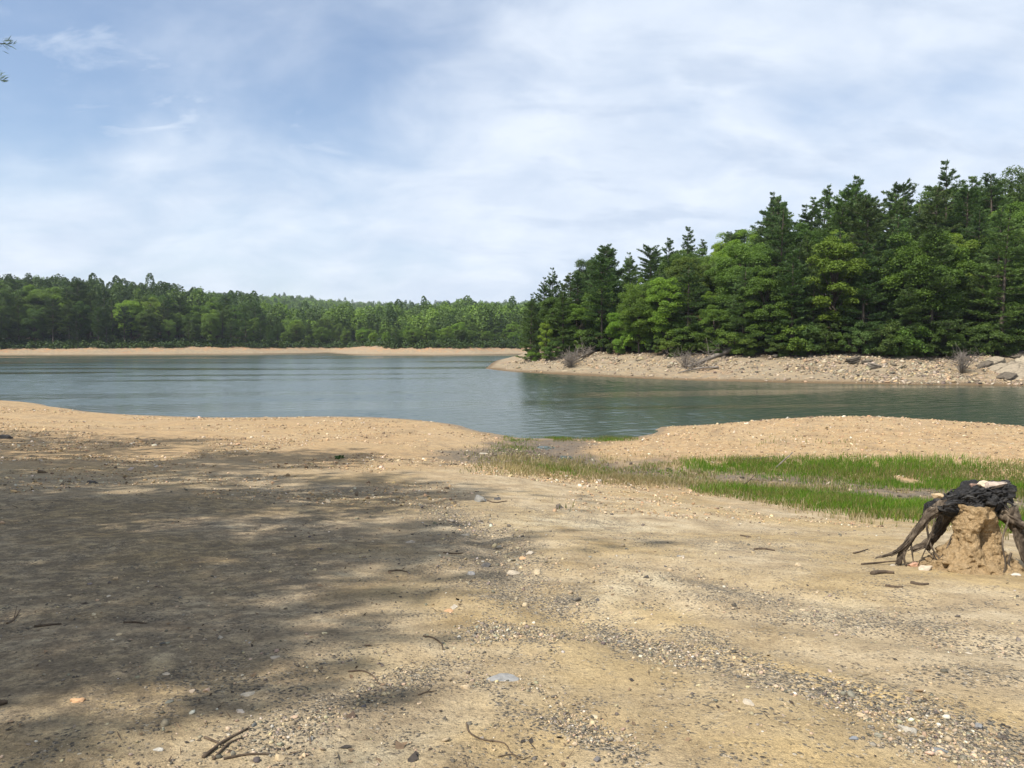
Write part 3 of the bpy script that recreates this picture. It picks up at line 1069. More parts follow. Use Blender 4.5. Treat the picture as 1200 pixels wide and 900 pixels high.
# labels of the trees: each one by its look, its row and its neighbours
ORD = ['first', 'second', 'third', 'fourth', 'fifth', 'sixth', 'seventh', 'eighth', 'ninth', 'tenth', 'eleventh', 'twelfth', 'thirteenth', 'fourteenth', 'fifteenth', 'sixteenth']


def where(r):
    p = r['px']
    if r['zone'] == 'near':
        for lim, w in ((690, 'on the wooded point'), (760, 'above the brush heap'), (830, 'left of the fallen trunks'), (900, 'behind the fallen trunks'), (990, 'above the tan bank'),
                       (1080, 'above the stony slope'), (1150, 'behind the bare bush'), (1215, 'above the tilted slabs')):
            if p < lim:
                return w
        return 'just beyond the slabs'
    for lim, w in ((60, 'at the left end of the far shore'), (130, 'in the dark left wood across the lake'), (200, 'mid dark wood across the lake'), (270, 'where the far dark wood thins'),
                   (340, 'where the far wood meets the cove'), (410, 'beside the far cove'), (480, 'across the lake past the cove'), (550, 'on the far shore mid lake')):
        if p < lim:
            return w
    return 'on the far shore beside the wooded point'


def look(r):
    if r['kind'] == 'pine':
        return 'grey green pine' if r['hue'] == T_PINE2 else 'dark pine'
    n = 'bush' if r['kind'] == 'bush' else 'broadleaf'
    return {T_DARK: 'deep green ', T_MID: 'green ', T_BRIGHT: 'bright green ', T_PINE2: 'dull green '}[r['hue']] + n


cells = {}
for e, r in TREES:
    cat = 'bush' if r['kind'] == 'bush' else 'tree'
    grp = {'near': 'trees of the wood on the near bank', 'far': 'trees along the far shore'}[r['zone']]
    if r['kind'] == 'bush':
        grp = 'bushes along the edge of the near wood'
    tag(e, r.get('label'), cat, grp)
    if 'label' not in r:
        cells.setdefault((look(r), r['row'], where(r)), []).append((r['px'], e))
for (lk, row, wh), lst in cells.items():
    lst.sort(key=lambda q: q[0])
    rp = {'bush': 'edge', 'front': 'front row', 'second': 'second row', 'third': 'third row', 'fourth': 'back row', 'upper': 'uppermost row'}[row]
    for k, (_, e) in enumerate(lst):
        if len(lst) == 1:
            e['label'] = f'only {lk} of the {rp} {wh}'
        else:
            e['label'] = f'{ORD[min(k, 15)]} {lk} of the {rp} {wh}'


# the wood that covers the far hills, too many to count
def far_wood():
    g = np.random.default_rng(77)
    kits = []
    for k in range(8):
        fine = k < 4
        n, sz = (680, 0.40) if fine else (260, 0.62)
        d = unit(g.normal(0, 1, (n, 3)))
        d[:, 2] = np.abs(d[:, 2]) * np.where(g.random(n) < 0.72, 1, -0.7)
        if k % 4 == 3:       # pine: a cone
            hh = g.uniform(0, 1, n)
            a = g.random(n) * 6.283
            r = np.sqrt(np.clip(1 - hh ** 1.7, 0, 1)) * 2.9 * g.uniform(0.6, 1.05, n) + 0.2
            pos = np.stack([np.cos(a) * r, np.sin(a) * r, 3.0 + hh * 12.5], 1)
        else:
            lum = np.array([1 + 0.28 * mnoise.noise(Vector(q * 2.1) + Vector((k * 7.3, 0, 0))) for q in d])
            pos = d * lum[:, None] * np.array([3.7, 3.7, 5.4]) * g.uniform(0.75, 1.04, (n, 1)) + np.array([0, 0, 8.6])
        nrm = unit(d * 0.6 + g.normal(0, 0.55, (n, 3)) + np.array([0, 0, 0.5]))
        a_ = unit(np.cross(nrm, g.normal(0, 1, (n, 3))))
        b_ = np.cross(nrm, a_)
        s = sz * g.uniform(0.6, 1.2, n)
        V, Fq, v = quads_at(pos, a_ * s[:, None], b_ * (s * 0.75)[:, None], np.clip(g.normal(0.5, 0.17, n), 0, 1))
        kits.append((V, v))
    # scatter over the visible hills
    pts = []
    for lo, hi, area in ((262, 480, 27), (480, 1000, 52), (1000, 1650, 110)):
        A = 0.5 * (hi ** 2 - lo ** 2) * (rad(54) + rad(9))
        m = int(A / area)
        d = np.sqrt(g.uniform(lo ** 2, hi ** 2, m))
        an = g.uniform(-rad(54), rad(9), m)
        pts.append(np.stack([d * np.sin(an), d * np.cos(an)], 1))
    P = np.concatenate(pts)
    sa = sdist(P[:, 0], P[:, 1], far_poly)
    P = P[sa > np.where(px_of(P[:, 0], P[:, 1]) < -66, 11, 46)]
    z = far_h(P[:, 0], P[:, 1])[0]
    dist = np.hypot(P[:, 0], P[:, 1])
    pxs = px_of(P[:, 0], P[:, 1])
    sp = fbm(P[:, 0] * 0.02, P[:, 1] * 0.02, 61, 2)
    VV, TT, ww = [], [], []
    for i in range(len(P)):
        dark = pxs[i] < 300
        pine = g.random() < (0.5 if dark else 0.13 + 0.2 * (sp[i] > 0.55))
        k = (3 if pine else g.integers(0, 3)) + (0 if dist[i] < 480 else 4)
        V, v = kits[k]
        s = g.uniform(0.75, 1.15)
        a = g.random() * 6.283
        R = np.array([[math.cos(a), -math.sin(a), 0], [math.sin(a), math.cos(a), 0], [0, 0, 1]]) * s
        hs = g.uniform(0.72, 1.32)
        W = V @ R.T * np.array([1.05, 1.05, hs]) + np.array([P[i, 0], P[i, 1], z[i] - 0.5])
        if pine:
            c = np.array(T_PINE if g.random() < 0.7 else T_PINE2)
        else:
            c = np.array([T_DARK, T_MID, T_BRIGHT][g.choice(3, p=[0.45, 0.4, 0.15] if dark else [0.28, 0.42, 0.30])])
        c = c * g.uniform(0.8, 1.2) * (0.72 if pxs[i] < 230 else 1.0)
        VV.append(W.astype(np.float32))
        TT.append(np.repeat(c[None], len(W), 0).astype(np.float32))
        ww.append(v)
    V = np.concatenate(VV)
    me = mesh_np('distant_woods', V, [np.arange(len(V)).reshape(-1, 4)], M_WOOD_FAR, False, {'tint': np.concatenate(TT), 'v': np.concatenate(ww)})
    o = obj('distant_woods', me)
    tag(o, 'green mixed woods covering the hills far beyond the lake', 'woods', None, 'stuff')
    print('far trees', len(P), 'quads', len(V) // 4)


far_wood()


def far_undergrowth():
    g = np.random.default_rng(78)
    n = 1100
    px = g.uniform(-330, 660, n)
    VV, TT, vv = [], [], []
    for q in px:
        f = foot_far(q, g.uniform(8.6, 17))
        if f is None:
            continue
        m = 130
        d = unit(g.normal(0, 1, (m, 3)))
        d[:, 2] = np.abs(d[:, 2])
        pos = d * np.array([1.9, 1.9, g.uniform(1.0, 3.0)]) * g.uniform(0.5, 1.05, (m, 1)) + np.array([f[0], f[1], f[2] - 0.2])
        nr = unit(d * 0.5 + g.normal(0, 0.6, (m, 3)) + np.array([0, 0, 0.5]))
        a_ = unit(np.cross(nr, g.normal(0, 1, (m, 3))))
        s = 0.34 * g.uniform(0.6, 1.2, m)
        V, _, v = quads_at(pos, a_ * s[:, None], np.cross(nr, a_) * (s * 0.75)[:, None], np.clip(g.normal(0.5, 0.17, m), 0, 1))
        c = np.array([T_PINE, T_DARK, T_MID][g.choice(3, p=[0.55, 0.4, 0.05])]) * g.uniform(0.5, 0.95)
        VV.append(V)
        TT.append(np.repeat(c[None], len(V), 0))
        vv.append(v)
    V = np.concatenate(VV)
    o = obj('undergrowth', mesh_np('undergrowth', V, [np.arange(len(V)).reshape(-1, 4)], M_WOOD_FAR, False, {'tint': np.concatenate(TT), 'v': np.concatenate(vv)}))
    tag(o, 'dark green undergrowth along the foot of the far shore wood', 'undergrowth', None, 'stuff')


far_undergrowth()

# trees just left of the view whose shade falls over the foreground
for i, (x, y, h, var, wd, lab) in enumerate([
    (-11.4, -0.2, 17, 6, 1.2, 'tall pine beside the viewer that shades the nearest dirt'),
    (-12.8, -4.4, 16, 7, 1.15, 'pine standing a little behind the viewer over the beach'),
    (-13.2, 4.3, 18, 7, 1.25, 'broad pine left of the beach shading the middle of the dirt'),
    (-16.2, 0.8, 18, 6, 1.3, 'pine farther up the slope behind the shading row'),
    (-15.6, 11.6, 18, 6, 1.2, 'pine at the left beach edge whose twigs reach into the sky'),
    (-22.5, 14.6, 18, 7, 1.25, 'last pine of the shading row closest to the water'),
    (-8.4, -1.3, 11, 7, 1.4, 'short spreading pine nearest the viewer over the lower left dirt'),
    (-18.5, 5.6, 17, 6, 1.3, 'pine in the second row left of the beach')]):
    e = put_tree('pine', x, y, HN(x, y), h, T_PINE, var, wd, zone='side', label=lab)
    tag(e, lab, 'tree', 'pines beside the beach')
    if 'twigs reach' in lab:
        # two long limbs whose needled tips hang into the view
        from mathutils import Matrix
        bpy.context.view_layer.update()
        Mi = e.matrix_world.inverted()
        gb = np.random.default_rng(8)
        for (tx, ty), zr in (((6, 51), 1.0), ((0, 93), 0.3)):
            tip = ony(tx, ty, 12.8)
            root_p = np.array([x + 0.1, y, tip[2] - 0.9])
            mid = (root_p + tip) / 2 + np.array([0, 0, 0.25])
            wood = [tube([root_p, mid, tip], [0.07, 0.04, 0.005], 26, 6, 0.2, 9, tx)]
            path = catmull([root_p, mid, tip], 26)
            C, A, B = [], [], []
            for k in range(230):
                u = 1 - 0.65 * gb.random() ** 1.5
                q = path[min(25, int(u * 25.99))] + gb.normal(0, 0.04, 3)
                if u < 0.93:
                    q = q + gb.normal(0, 0.22 * (1.15 - u), 3)
                d = unit(unit(tip - root_p) * 0.9 + gb.normal(0, 0.45, 3))
                ln = gb.uniform(0.05, 0.085)
                C.append(q + d * ln)
                A.append(d * ln)
                B.append(unit(np.cross(d, gb.normal(0, 1, 3))) * 0.006)
            Vn, Fn, vn = quads_at(np.array(C), np.array(A), np.array(B), gb.random(len(C)))
            loc = lambda Q: np.array([tuple(Mi @ Vector(p)) for p in Q])
            Vw, Fw = join(wood)
            b = obj('branch', mesh_np('branch', loc(Vw), Fw, M_BARK, True), e)
            nd = obj('needles', mesh_np('needles', loc(Vn), [Fn], M_NEEDLE, False, {'v': vn}), b)
            nd.color = (*T_PINE, 1)


# ------------------------------------------------------------------ stones, gravel, litter
def ico(sub):
    import bmesh
    bm = bmesh.new()
    bmesh.ops.create_icosphere(bm, subdivisions=sub, radius=1)
    V = np.array([v.co[:] for v in bm.verts])
    Fc = np.array([[v.index for v in f.verts] for f in bm.faces])
    bm.free()
    return V, Fc


ICO1, ICO3, ICO4 = ico(1), ico(4), ico(5)


def stone_shape(base, seed, flat=0.6, ang=0.35):
    g = np.random.default_rng(seed)
    V = base[0].copy()
    # cut with a few planes: broken stone, not a pebble
    for _ in range(9):
        n = unit(g.normal(0, 1, 3))
        h = g.uniform(0.5, 0.85)
        d = V @ n
        V = V - np.outer(np.maximum(d - h, 0), n)
    V = V * np.array([1, g.uniform(0.65, 0.95), flat * g.uniform(0.8, 1.2)])
    off = Vector((seed * 3.1, 0, 0))
    V = V * (1 + ang * 0.35 * np.array([mnoise.noise(Vector(q * 1.8) + off) + 0.5 * mnoise.noise(Vector(q * 4.5) + off) for q in V]))[:, None]
    return V


def scatter_stones(name, label, P, size, tint, mat, big=0.03, kind='stuff', sink=0.25, cat='gravel', flat=0.62):
    """many small stones as one mesh; P n x 3 positions"""
    g = np.random.default_rng(len(P))
    lo = [stone_shape(ICO1, 400 + k, flat, 0.8) for k in range(8)]
    n = len(P)
    a = g.random(n) * 6.283
    k = g.integers(0, 8, n)
    tilt = g.normal(0, 0.25, (n, 2))
    VV, FF = [], []
    cnt = 0
    T = []
    nv = len(lo[0])
    for i in range(n):
        ca, sa = math.cos(a[i]), math.sin(a[i])
        R = np.array([[ca, -sa, tilt[i, 0]], [sa, ca, tilt[i, 1]], [-tilt[i, 0], -tilt[i, 1], 1]]) * size[i]
        VV.append((lo[k[i]] @ R.T + P[i] + np.array([0, 0, size[i] * flat * (0.75 - 2 * sink)])).astype(np.float32))
    V = np.concatenate(VV)
    Fc = (ICO1[1][None] + (np.arange(n) * nv)[:, None, None]).reshape(-1, 3)
    me = mesh_np(name, V, [Fc], mat, False, {'tint': np.repeat(tint, nv, 0)})
    o = obj(name, me)
    tag(o, label, cat, None, kind)
    return o


def stone_tints(g, n, pal, w):
    c = np.array(pal)[g.choice(len(pal), n, p=np.array(w) / sum(w))]
    return c * g.uniform(0.7, 1.25, (n, 1)) * (1 + g.normal(0, 0.04, (n, 3)))


def near_gravel():
    g = np.random.default_rng(5)
    P, S = [], []
    bands = [((690, 733), (780, 757), (850, 778), (930, 800), (1010, 823), (1080, 832), (1210, 872)), 0.10, 2600, 0.006, \
            ((800, 735), (880, 775), (980, 815), (1080, 850), (1210, 890)), 0.09, 1000, 0.005, \
            ((510, 590), (560, 622), (590, 650), (612, 682), (640, 702)), 0.30, 1500, 0.012, \
            ((920, 720), (1000, 725), (1130, 742)), 0.28, 800, 0.0055, \
            ((660, 842), (700, 862), (745, 885)), 0.06, 700, 0.005, \
            ((560, 745), (640, 750)), 0.17, 1200, 0.0075, \
            ((300, 885), (350, 845), (410, 812), (480, 792)), 0.12, 800, 0.006, \
            ((1050, 862), (1120, 880), (1215, 897)), 0.09, 900, 0.006, \
            ((575, 800), (640, 832)), 0.10, 600, 0.006, ((790, 680), (880, 702)), 0.3, 900, 0.007]
    for k in range(0, len(bands), 4):
        L = line(*bands[k])
        w, n, s0 = bands[k + 1:k + 4]
        seg = np.linalg.norm(np.diff(L[:, :2], axis=0), axis=1)
        u = g.random(n) * seg.sum()
        cs = np.concatenate([[0], np.cumsum(seg)])
        x = np.interp(u, cs, L[:, 0]) + g.normal(0, w, n)
        y = np.interp(u, cs, L[:, 1]) + g.normal(0, w, n)
        keep = fbm(x * 3.3, y * 3.3, 90, 3) > 0.43
        P.append(np.stack([x[keep], y[keep]], 1))
        S.append(s0 * np.exp(g.normal(0, 0.45, keep.sum())))
    # loose stones over the whole foreground, thinning with distance
    n = 6000
    r = np.exp(g.uniform(math.log(1.9), math.log(14), n))
    a = g.uniform(-rad(40), rad(40), n)
    x, y = r * np.sin(a), r * np.cos(a)
    keep = fbm(x * 0.8, y * 0.8, 33, 4) > 0.47
    P.append(np.stack([x[keep], y[keep]], 1))
    S.append((0.0036 + 0.0007 * r[keep]) * np.exp(g.normal(0, 0.5, keep.sum())))
    P, S = np.concatenate(P), np.clip(np.concatenate(S), 0.003, 0.05)
    Z = near_h(P[:, 0], P[:, 1])
    tint = stone_tints(g, len(P), [(0.12, 0.105, 0.085), (0.22, 0.19, 0.145), (0.33, 0.27, 0.185), (0.45, 0.35, 0.22), (0.58, 0.52, 0.42)], [3, 4, 4, 4, 0.6])
    scatter_stones('gravel', 'grey and tan gravel washed into bands over the dirt', np.column_stack([P, Z]), S, tint, M_GRAVEL)


def beach_gravel():
    g = np.random.default_rng(6)
    n = 46000
    px = g.uniform(-30, 1240, n)
    r = np.exp(g.uniform(math.log(11), math.log(42), n))
    u = (px - 600) / F
    x, y = u * r, r
    z = near_rbf(x, y)
    dd = np.minimum(seg_dist(x, y, DITCH) / 3.0, seg_dist(x, y, INLET) / 2.0)
    right = (x > 4) & (y > 17)
    keep = (z > WL + 0.06) & (dd > 0.8) & ((fbm(x * 0.5, y * 0.5, 12, 3) > 0.46) | right) & ~((y < 16) & (g.random(n) < 0.55))
    x, y = x[keep], y[keep]
    z = near_h(x, y)
    S = np.clip((0.009 + 0.0006 * y) * np.exp(g.normal(0, 0.45, len(x))), 0.01, 0.10)
    tint = stone_tints(g, len(x), [(0.46, 0.32, 0.18), (0.54, 0.41, 0.26), (0.36, 0.25, 0.14), (0.62, 0.54, 0.42), (0.17, 0.125, 0.08)], [5, 4, 4, 1.3, 3.5])
    scatter_stones('pebbles', 'tan pebbles strewn over the beach and the sand bar', np.column_stack([x, y, z]), S, tint, M_GRAVEL)


def ditch_debris():
    g = np.random.default_rng(8)
    n = 2600
    k = g.integers(0, 2, n)
    x, y = np.empty(n), np.empty(n)
    for j, L in enumerate((DITCH, INLET)):
        m = k == j
        seg = np.linalg.norm(np.diff(L[:, :2], axis=0), axis=1)
        cs = np.concatenate([[0], np.cumsum(seg)])
        u = g.random(m.sum()) * cs[-1]
        x[m] = np.interp(u, cs, L[:, 0]) + g.normal(0, 0.9, m.sum())
        y[m] = np.interp(u, cs, L[:, 1]) + g.normal(0, 0.75, m.sum())
    z = near_h(x, y)
    S = 0.025 * np.exp(g.normal(0, 0.5, n))
    tint = stone_tints(g, n, [(0.1, 0.08, 0.06), (0.19, 0.15, 0.11), (0.32, 0.25, 0.17), (0.45, 0.38, 0.28)], [5, 4, 2, 0.4])
    scatter_stones('debris', 'dark broken stones and crumbs in the muddy ditch', np.column_stack([x, y, z]), np.clip(S, 0.01, 0.08), tint, M_GRAVEL, cat='debris')


def bank_rubble():
    g = np.random.default_rng(9)
    pts, S = [], []
    n = 170000
    px = g.uniform(590, 1330, n)
    d = g.uniform(62, 122, n)
    x, y = (px - 600) / F * d, d
    s = sdist(x, y, pen_poly)
    stony = np.interp(px, [600, 660, 760, 860, 930, 1000, 1330], [0.4, 0.5, 0.55, 0.6, 0.75, 1.0, 1.0])
    lowlim = np.interp(px, [600, 860, 960, 1030, 1330], [4.4, 4.0, 2.6, 0.5, 0.2])
    nn = fbm(x * 0.35, y * 0.35, 71, 3)
    keep = (s > lowlim + (nn - 0.5) * 3) & (s < 9.8) & (g.random(n) < stony * sstep(0.3, 0.6, nn + 0.12))
    low = (~keep) & (s > 0.3) & (s < 6) & (g.random(n) < 0.07)
    keep |= low
    x, y = x[keep], y[keep]
    z = land_h(x, y)[0]
    S = np.clip(0.07 * np.exp(g.normal(0, 0.6, len(x))), 0.03, 0.4)
    tint = stone_tints(g, len(x), [(0.36, 0.29, 0.205), (0.46, 0.385, 0.285), (0.25, 0.20, 0.14), (0.13, 0.11, 0.085), (0.42, 0.31, 0.19)], [5, 2, 5, 3, 4])
    scatter_stones('rubble', 'pale broken rock covering the bare bank under the wood', np.column_stack([x, y, z]), S, tint, M_RUBBLE, cat='rubble')
    print('rubble', len(x))


near_gravel()
beach_gravel()
ditch_debris()
bank_rubble()


def leaf_litter():
    g = np.random.default_rng(13)
    n = 5200
    r = np.exp(g.uniform(math.log(1.8), math.log(19), n))
    a = g.uniform(-rad(40), rad(40), n)
    x, y = r * np.sin(a), r * np.cos(a)
    dens = np.where(x < 0.3, 0.8, 0.22) * sstep(0.36, 0.6, fbm(x * 0.9, y * 0.9, 44, 3))
    keep = g.random(n) < dens
    x, y, r = x[keep], y[keep], r[keep]
    n = len(x)
    z = near_h(x, y) + 0.006
    s = np.clip(0.013 * np.exp(g.normal(0, 0.4, n)) * (0.8 + r * 0.035), 0.006, 0.05)
    nrm = unit(g.normal(0, 0.35, (n, 3)) + np.array([0, 0, 1]))
    A = unit(np.cross(nrm, g.normal(0, 1, (n, 3))))
    B = np.cross(nrm, A)
    thin = np.where(g.random(n) < 0.45, 0.12, 0.55)
    long = np.where(thin < 0.2, 2.2, 1.0)
    V, Fq, _ = quads_at(np.column_stack([x, y, z]), A * (s * long)[:, None], B * (s * thin)[:, None], np.zeros(n))
    pal = np.array([(0.07, 0.05, 0.035), (0.13, 0.09, 0.055), (0.22, 0.15, 0.09), (0.05, 0.042, 0.035)])
    tint = pal[g.integers(0, 4, n)] * g.uniform(0.7, 1.2, (n, 1))
    me = mesh_np('leaf_litter', V, [Fq], M_LITTER, False, {'tint': np.repeat(tint, 4, 0)})
    tag(obj('leaf_litter', me), 'dry brown leaf scraps and needles scattered on the shaded dirt', 'litter', None, 'stuff')


leaf_litter()


# ------------------------------------------------------------------ grass
def blades(name, label, polys, dens, hmin, hmax, width, pal, w, seed, holes=0.0, kind='stuff', lean=0.35, dry=0.0):
    g = np.random.default_rng(seed)
    P = []
    for poly, k in polys:
        L = line(*poly)
        lo, hi = L[:, :2].min(0), L[:, :2].max(0)
        m = int((hi - lo).prod() * dens * k)
        q = g.uniform(lo, hi, (m, 2))
        edge = seg_dist(q[:, 0], q[:, 1], L, True) * (0.35 + 1.3 * fbm(q[:, 0] * 1.1, q[:, 1] * 1.1, seed + 30, 3))
        ok = inside(q[:, 0], q[:, 1], L)
        ok &= g.random(m) < np.clip(0.05 + edge / 0.9, 0, 1)
        # ragged margin outside
        ok |= (edge < 0.45) & (g.random(m) < 0.18)
        if holes:
            ok &= fbm(q[:, 0] * 0.9, q[:, 1] * 0.9, seed, 3) * 0.6 + fbm(q[:, 0] * 2.6, q[:, 1] * 2.6, seed + 5, 2) * 0.4 > holes
        P.append(q[ok])
    P = np.concatenate(P)
    n = len(P)
    z = near_h(P[:, 0], P[:, 1]) - 0.01
    patch = fbm(P[:, 0] * 0.7, P[:, 1] * 0.7, seed + 3, 3)
    h = g.uniform(hmin, hmax, n) * (0.5 + 1.0 * patch)
    a = g.random(n) * 6.283
    wv = np.stack([np.cos(a), np.sin(a), np.zeros(n)], 1) * (width * g.uniform(0.6, 1.3, n))[:, None]
    b = g.random(n) * 6.283
    ln = np.stack([np.cos(b), np.sin(b), np.zeros(n)], 1) * (h * np.abs(g.normal(0, lean, n)))[:, None]
    B = np.column_stack([P, z])
    up = np.zeros((n, 3))
    up[:, 2] = h
    V = np.stack([B - wv, B + wv, B + up * 0.55 + ln * 0.35 + wv * 0.75, B + up * 0.55 + ln * 0.35 - wv * 0.75, B + up + ln], 1).reshape(-1, 3)
    i = np.arange(n) * 5
    Q = np.stack([i, i + 1, i + 2, i + 3], 1)
    T = np.stack([i + 3, i + 2, i + 4], 1)
    c = np.array(pal)[g.choice(len(pal), n, p=np.array(w) / sum(w))] * (0.75 + 0.5 * patch)[:, None] * g.uniform(0.85, 1.15, (n, 1))
    if dry:
        pd = dry * sstep(0.46, 0.66, fbm(P[:, 0] * 0.55, P[:, 1] * 1.3, seed + 60, 4))
        m = g.random(n) < pd
        old = np.array([(0.17, 0.16, 0.05), (0.24, 0.20, 0.09), (0.12, 0.13, 0.035)])[g.integers(0, 3, n)] * g.uniform(0.75, 1.2, (n, 1))
        c = np.where(m[:, None], old, c)
    me = mesh_np(name, V, [Q, T], M_GRASS, False, {'tint': np.repeat(c, 5, 0), 'v': np.repeat(g.uniform(0.3, 0.7, n), 5)})
    o = obj(name, me)
    tag(o, label, 'grass', None, kind)
    print(name, n)
    return o


GA = [(800, 542), (870, 537), (970, 537), (1070, 539), (1200, 544), (1400, 553), (1400, 600), (1200, 586), (1090, 575), (1032, 569), (996, 566), (941, 563), (895, 557), (840, 554), (805, 550)]
GB = [(812, 577), (840, 569), (900, 572), (941, 573), (1000, 580), (1032, 584), (1090, 590), (1200, 602), (1400, 617), (1400, 645), (1200, 626), (1083, 612), (1000, 604), (933, 595), (880, 585)]
G_GREEN = [(0.085, 0.175, 0.012), (0.115, 0.215, 0.018), (0.065, 0.13, 0.012), (0.17, 0.20, 0.03)]
blades('grass', 'two bright green strips of fresh grass in the swale', [(GA, 1), (GB, 1)], 1250, 0.08, 0.21, 0.006, G_GREEN + [(0.30, 0.25, 0.11)], [4, 4, 3, 1.8, 0.6], 1, 0.31, dry=0.55)
INL = [([(588, 513), (640, 512), (640, 517), (590, 519)], 0.6), ([(638, 513), (660, 509.5), (676, 511), (678, 516), (640, 518)], 1.6), ([(695, 513), (720, 511), (745, 513), (735, 517), (698, 518)], 1.6),
       ([(572, 527), (600, 520), (630, 524), (625, 531), (585, 533)], 0.5), ([(600, 540), (660, 533), (720, 540), (735, 552), (690, 560), (610, 553)], 0.55), ([(715, 543), (800, 540), (845, 553), (840, 566), (760, 562)], 0.5)]
blades('inlet_grass', 'short green grass tufts around the shallow inlet', INL, 700, 0.05, 0.13, 0.008, G_GREEN + [(0.2, 0.17, 0.08)], [3, 3, 3, 1, 3], 2, 0.42, dry=0.6)
DRY = [([(700, 552), (800, 556), (900, 560), (1000, 570), (1090, 580), (1200, 594), (1400, 606), (1400, 622), (1200, 606), (1090, 592), (1000, 582), (900, 574), (800, 572), (700, 566)], 0.9),
       ([(815, 578), (880, 588), (933, 598), (1000, 610), (1083, 618), (1200, 632), (1400, 650), (1400, 640), (1200, 622), (1000, 603), (900, 588)], 0.9),
       ([(560, 540), (600, 528), (720, 536), (860, 540), (860, 556), (720, 566), (600, 558)], 0.5)]
blades('dry_grass', 'tan withered grass along the bottom of the swale', DRY, 520, 0.06, 0.18, 0.008, [(0.30, 0.24, 0.13), (0.22, 0.17, 0.09), (0.17, 0.17, 0.06), (0.38, 0.32, 0.2)], [4, 3, 2, 2], 3, 0.42, lean=0.6)
MND = [([(860, 520), (880, 508), (1000, 512), (1040, 522), (1000, 528), (900, 530)], 1.0), ([(530, 540), (560, 520), (600, 530), (580, 560), (540, 556)], 1.0), ([(620, 600), (660, 590), (720, 600), (680, 625)], 0.25)]
blades('sparse_weeds', 'thin olive weeds dotted over the sand bar', MND, 34, 0.06, 0.16, 0.009, [(0.12, 0.14, 0.04), (0.2, 0.19, 0.08)], [2, 1], 4, 0.50)

# ------------------------------------------------------------------ single stones
STONES = [stone_shape(ICO3, 500 + k, f, 0.5) for k, f in enumerate((0.55, 0.35, 0.75, 0.5, 0.3))]
STONE_ME = [mesh_np('stone', v, [ICO3[1]], M_STONE, True) for v in STONES]


def on_ground(px, py):
    p = near0(px, py)
    p[2] = HN(p[0], p[1])
    return p


def stone(px, py, wpx, tint, var, label, name='stone', rz=None, flat=1.0, sink=0.1, cat='stone', p=None, group=None, tilt=(0, 0)):
    p = on_ground(px, py) if p is None else p
    s = wpx / F * p[1] * 0.53
    o = obj(name, STONE_ME[var], None, (p[0], p[1], p[2] + s * 0.12 * flat - s * sink))
    o.scale = (s, s, s * flat)
    o.rotation_euler = (tilt[0], tilt[1], random.uniform(0, 6.28) if rz is None else rz)
    o.color = (*tint, 1)
    tag(o, label, cat, group)
    return o


GREY, WHITE, TAN, ORANGE, DARK = (0.2, 0.185, 0.155), (0.44, 0.38, 0.29), (0.46, 0.36, 0.23), (0.5, 0.3, 0.16), (0.09, 0.085, 0.08)
stone(562, 588, 21, (0.22, 0.21, 0.185), 0, 'lumpy grey rock alone on the dirt before the inlet', 'rock', flat=1.0)
stone(583, 587, 10, DARK, 2, 'small dark stone touching the lumpy grey rock', flat=0.7)
stone(587, 797, 42, (0.27, 0.265, 0.25), 4, 'flat pale grey stone sunk flush in the dirt', 'flat_stone', flat=0.35, sink=0.05, rz=0.3)
stone(878, 831, 18, WHITE, 3, 'white stone below the gravel band', flat=0.8)
stone(622, 650, 14, WHITE, 0, 'brightest white stone in the washed out gully', flat=0.8)
stone(612, 655, 11, ORANGE, 1, 'orange stone beside the white one in the gully')
stone(600, 668, 20, (0.45, 0.38, 0.28), 1, 'cream slab of rock in the middle of the gully', flat=0.8)
stone(630, 669, 18, (0.42, 0.34, 0.22), 3, 'buff rock on the right edge of the gully', flat=0.8)
stone(585, 640, 12, GREY, 2, 'grey stone at the top of the gully heap')
stone(570, 663, 13, DARK, 0, 'blackish stone on the left edge of the gully')
stone(545, 625, 13, WHITE, 3, 'pale stone where the gully enters the shade', flat=0.7)
stone(528, 608, 12, (0.42, 0.36, 0.28), 1, 'cream stone in the upper gully', flat=0.7)
stone(480, 634, 17, (0.4, 0.33, 0.25), 1, 'flat pinkish stone lying in the tree shade', flat=0.6)
stone(527, 715, 14, ORANGE, 1, 'reddish clay lump at the shade edge', flat=0.6)
stone(532, 711, 16, WHITE, 3, 'whitish stone next to the reddish clay lump', flat=0.5)
stone(545, 807, 12, TAN, 0, 'tan stone left of the flat grey stone')
stone(700, 698, 6, DARK, 2, 'tiny black stone on the smooth pale sand')
stone(758, 677, 8, DARK, 2, 'black pebble at the end of the pale sand patch')
stone(796, 654, 7, GREY, 0, 'grey pebble midway to the grass')
stone(799, 655, 11, WHITE, 3, 'white pebble midway to the grass', flat=0.6)
stone(935, 663, 9, TAN, 0, 'tan stone near the black stick')
stone(1010, 832, 13, TAN, 2, 'buff stone in the dark gravel band', flat=0.9)
stone(1063, 850, 22, (0.36, 0.33, 0.27), 0, 'largest buff rock in the lower right gravel', flat=0.8)
stone(1100, 876, 24, (0.17, 0.175, 0.175), 1, 'slate grey rock in the lower right gravel', flat=0.6)
stone(1148, 846, 13, (0.2, 0.2, 0.195), 0, 'grey rock among the right edge gravel')
stone(1000, 867, 12, (0.2, 0.21, 0.22), 3, 'bluish stone alone on the sand below the gravel')
stone(1135, 760, 8, WHITE, 3, 'small white stone on the upper right dirt', flat=0.6)
stone(290, 815, 18, WHITE, 4, 'flat white stone in the dappled shade', flat=0.7)
stone(282, 834, 14, (0.5, 0.42, 0.33), 3, 'pale stone below the flat white one', flat=0.7)
stone(90, 823, 18, ORANGE, 0, 'orange stone in the deep left shade', flat=0.7)
stone(185, 880, 12, (0.5, 0.47, 0.4), 3, 'pale stone left of the stick bundle')
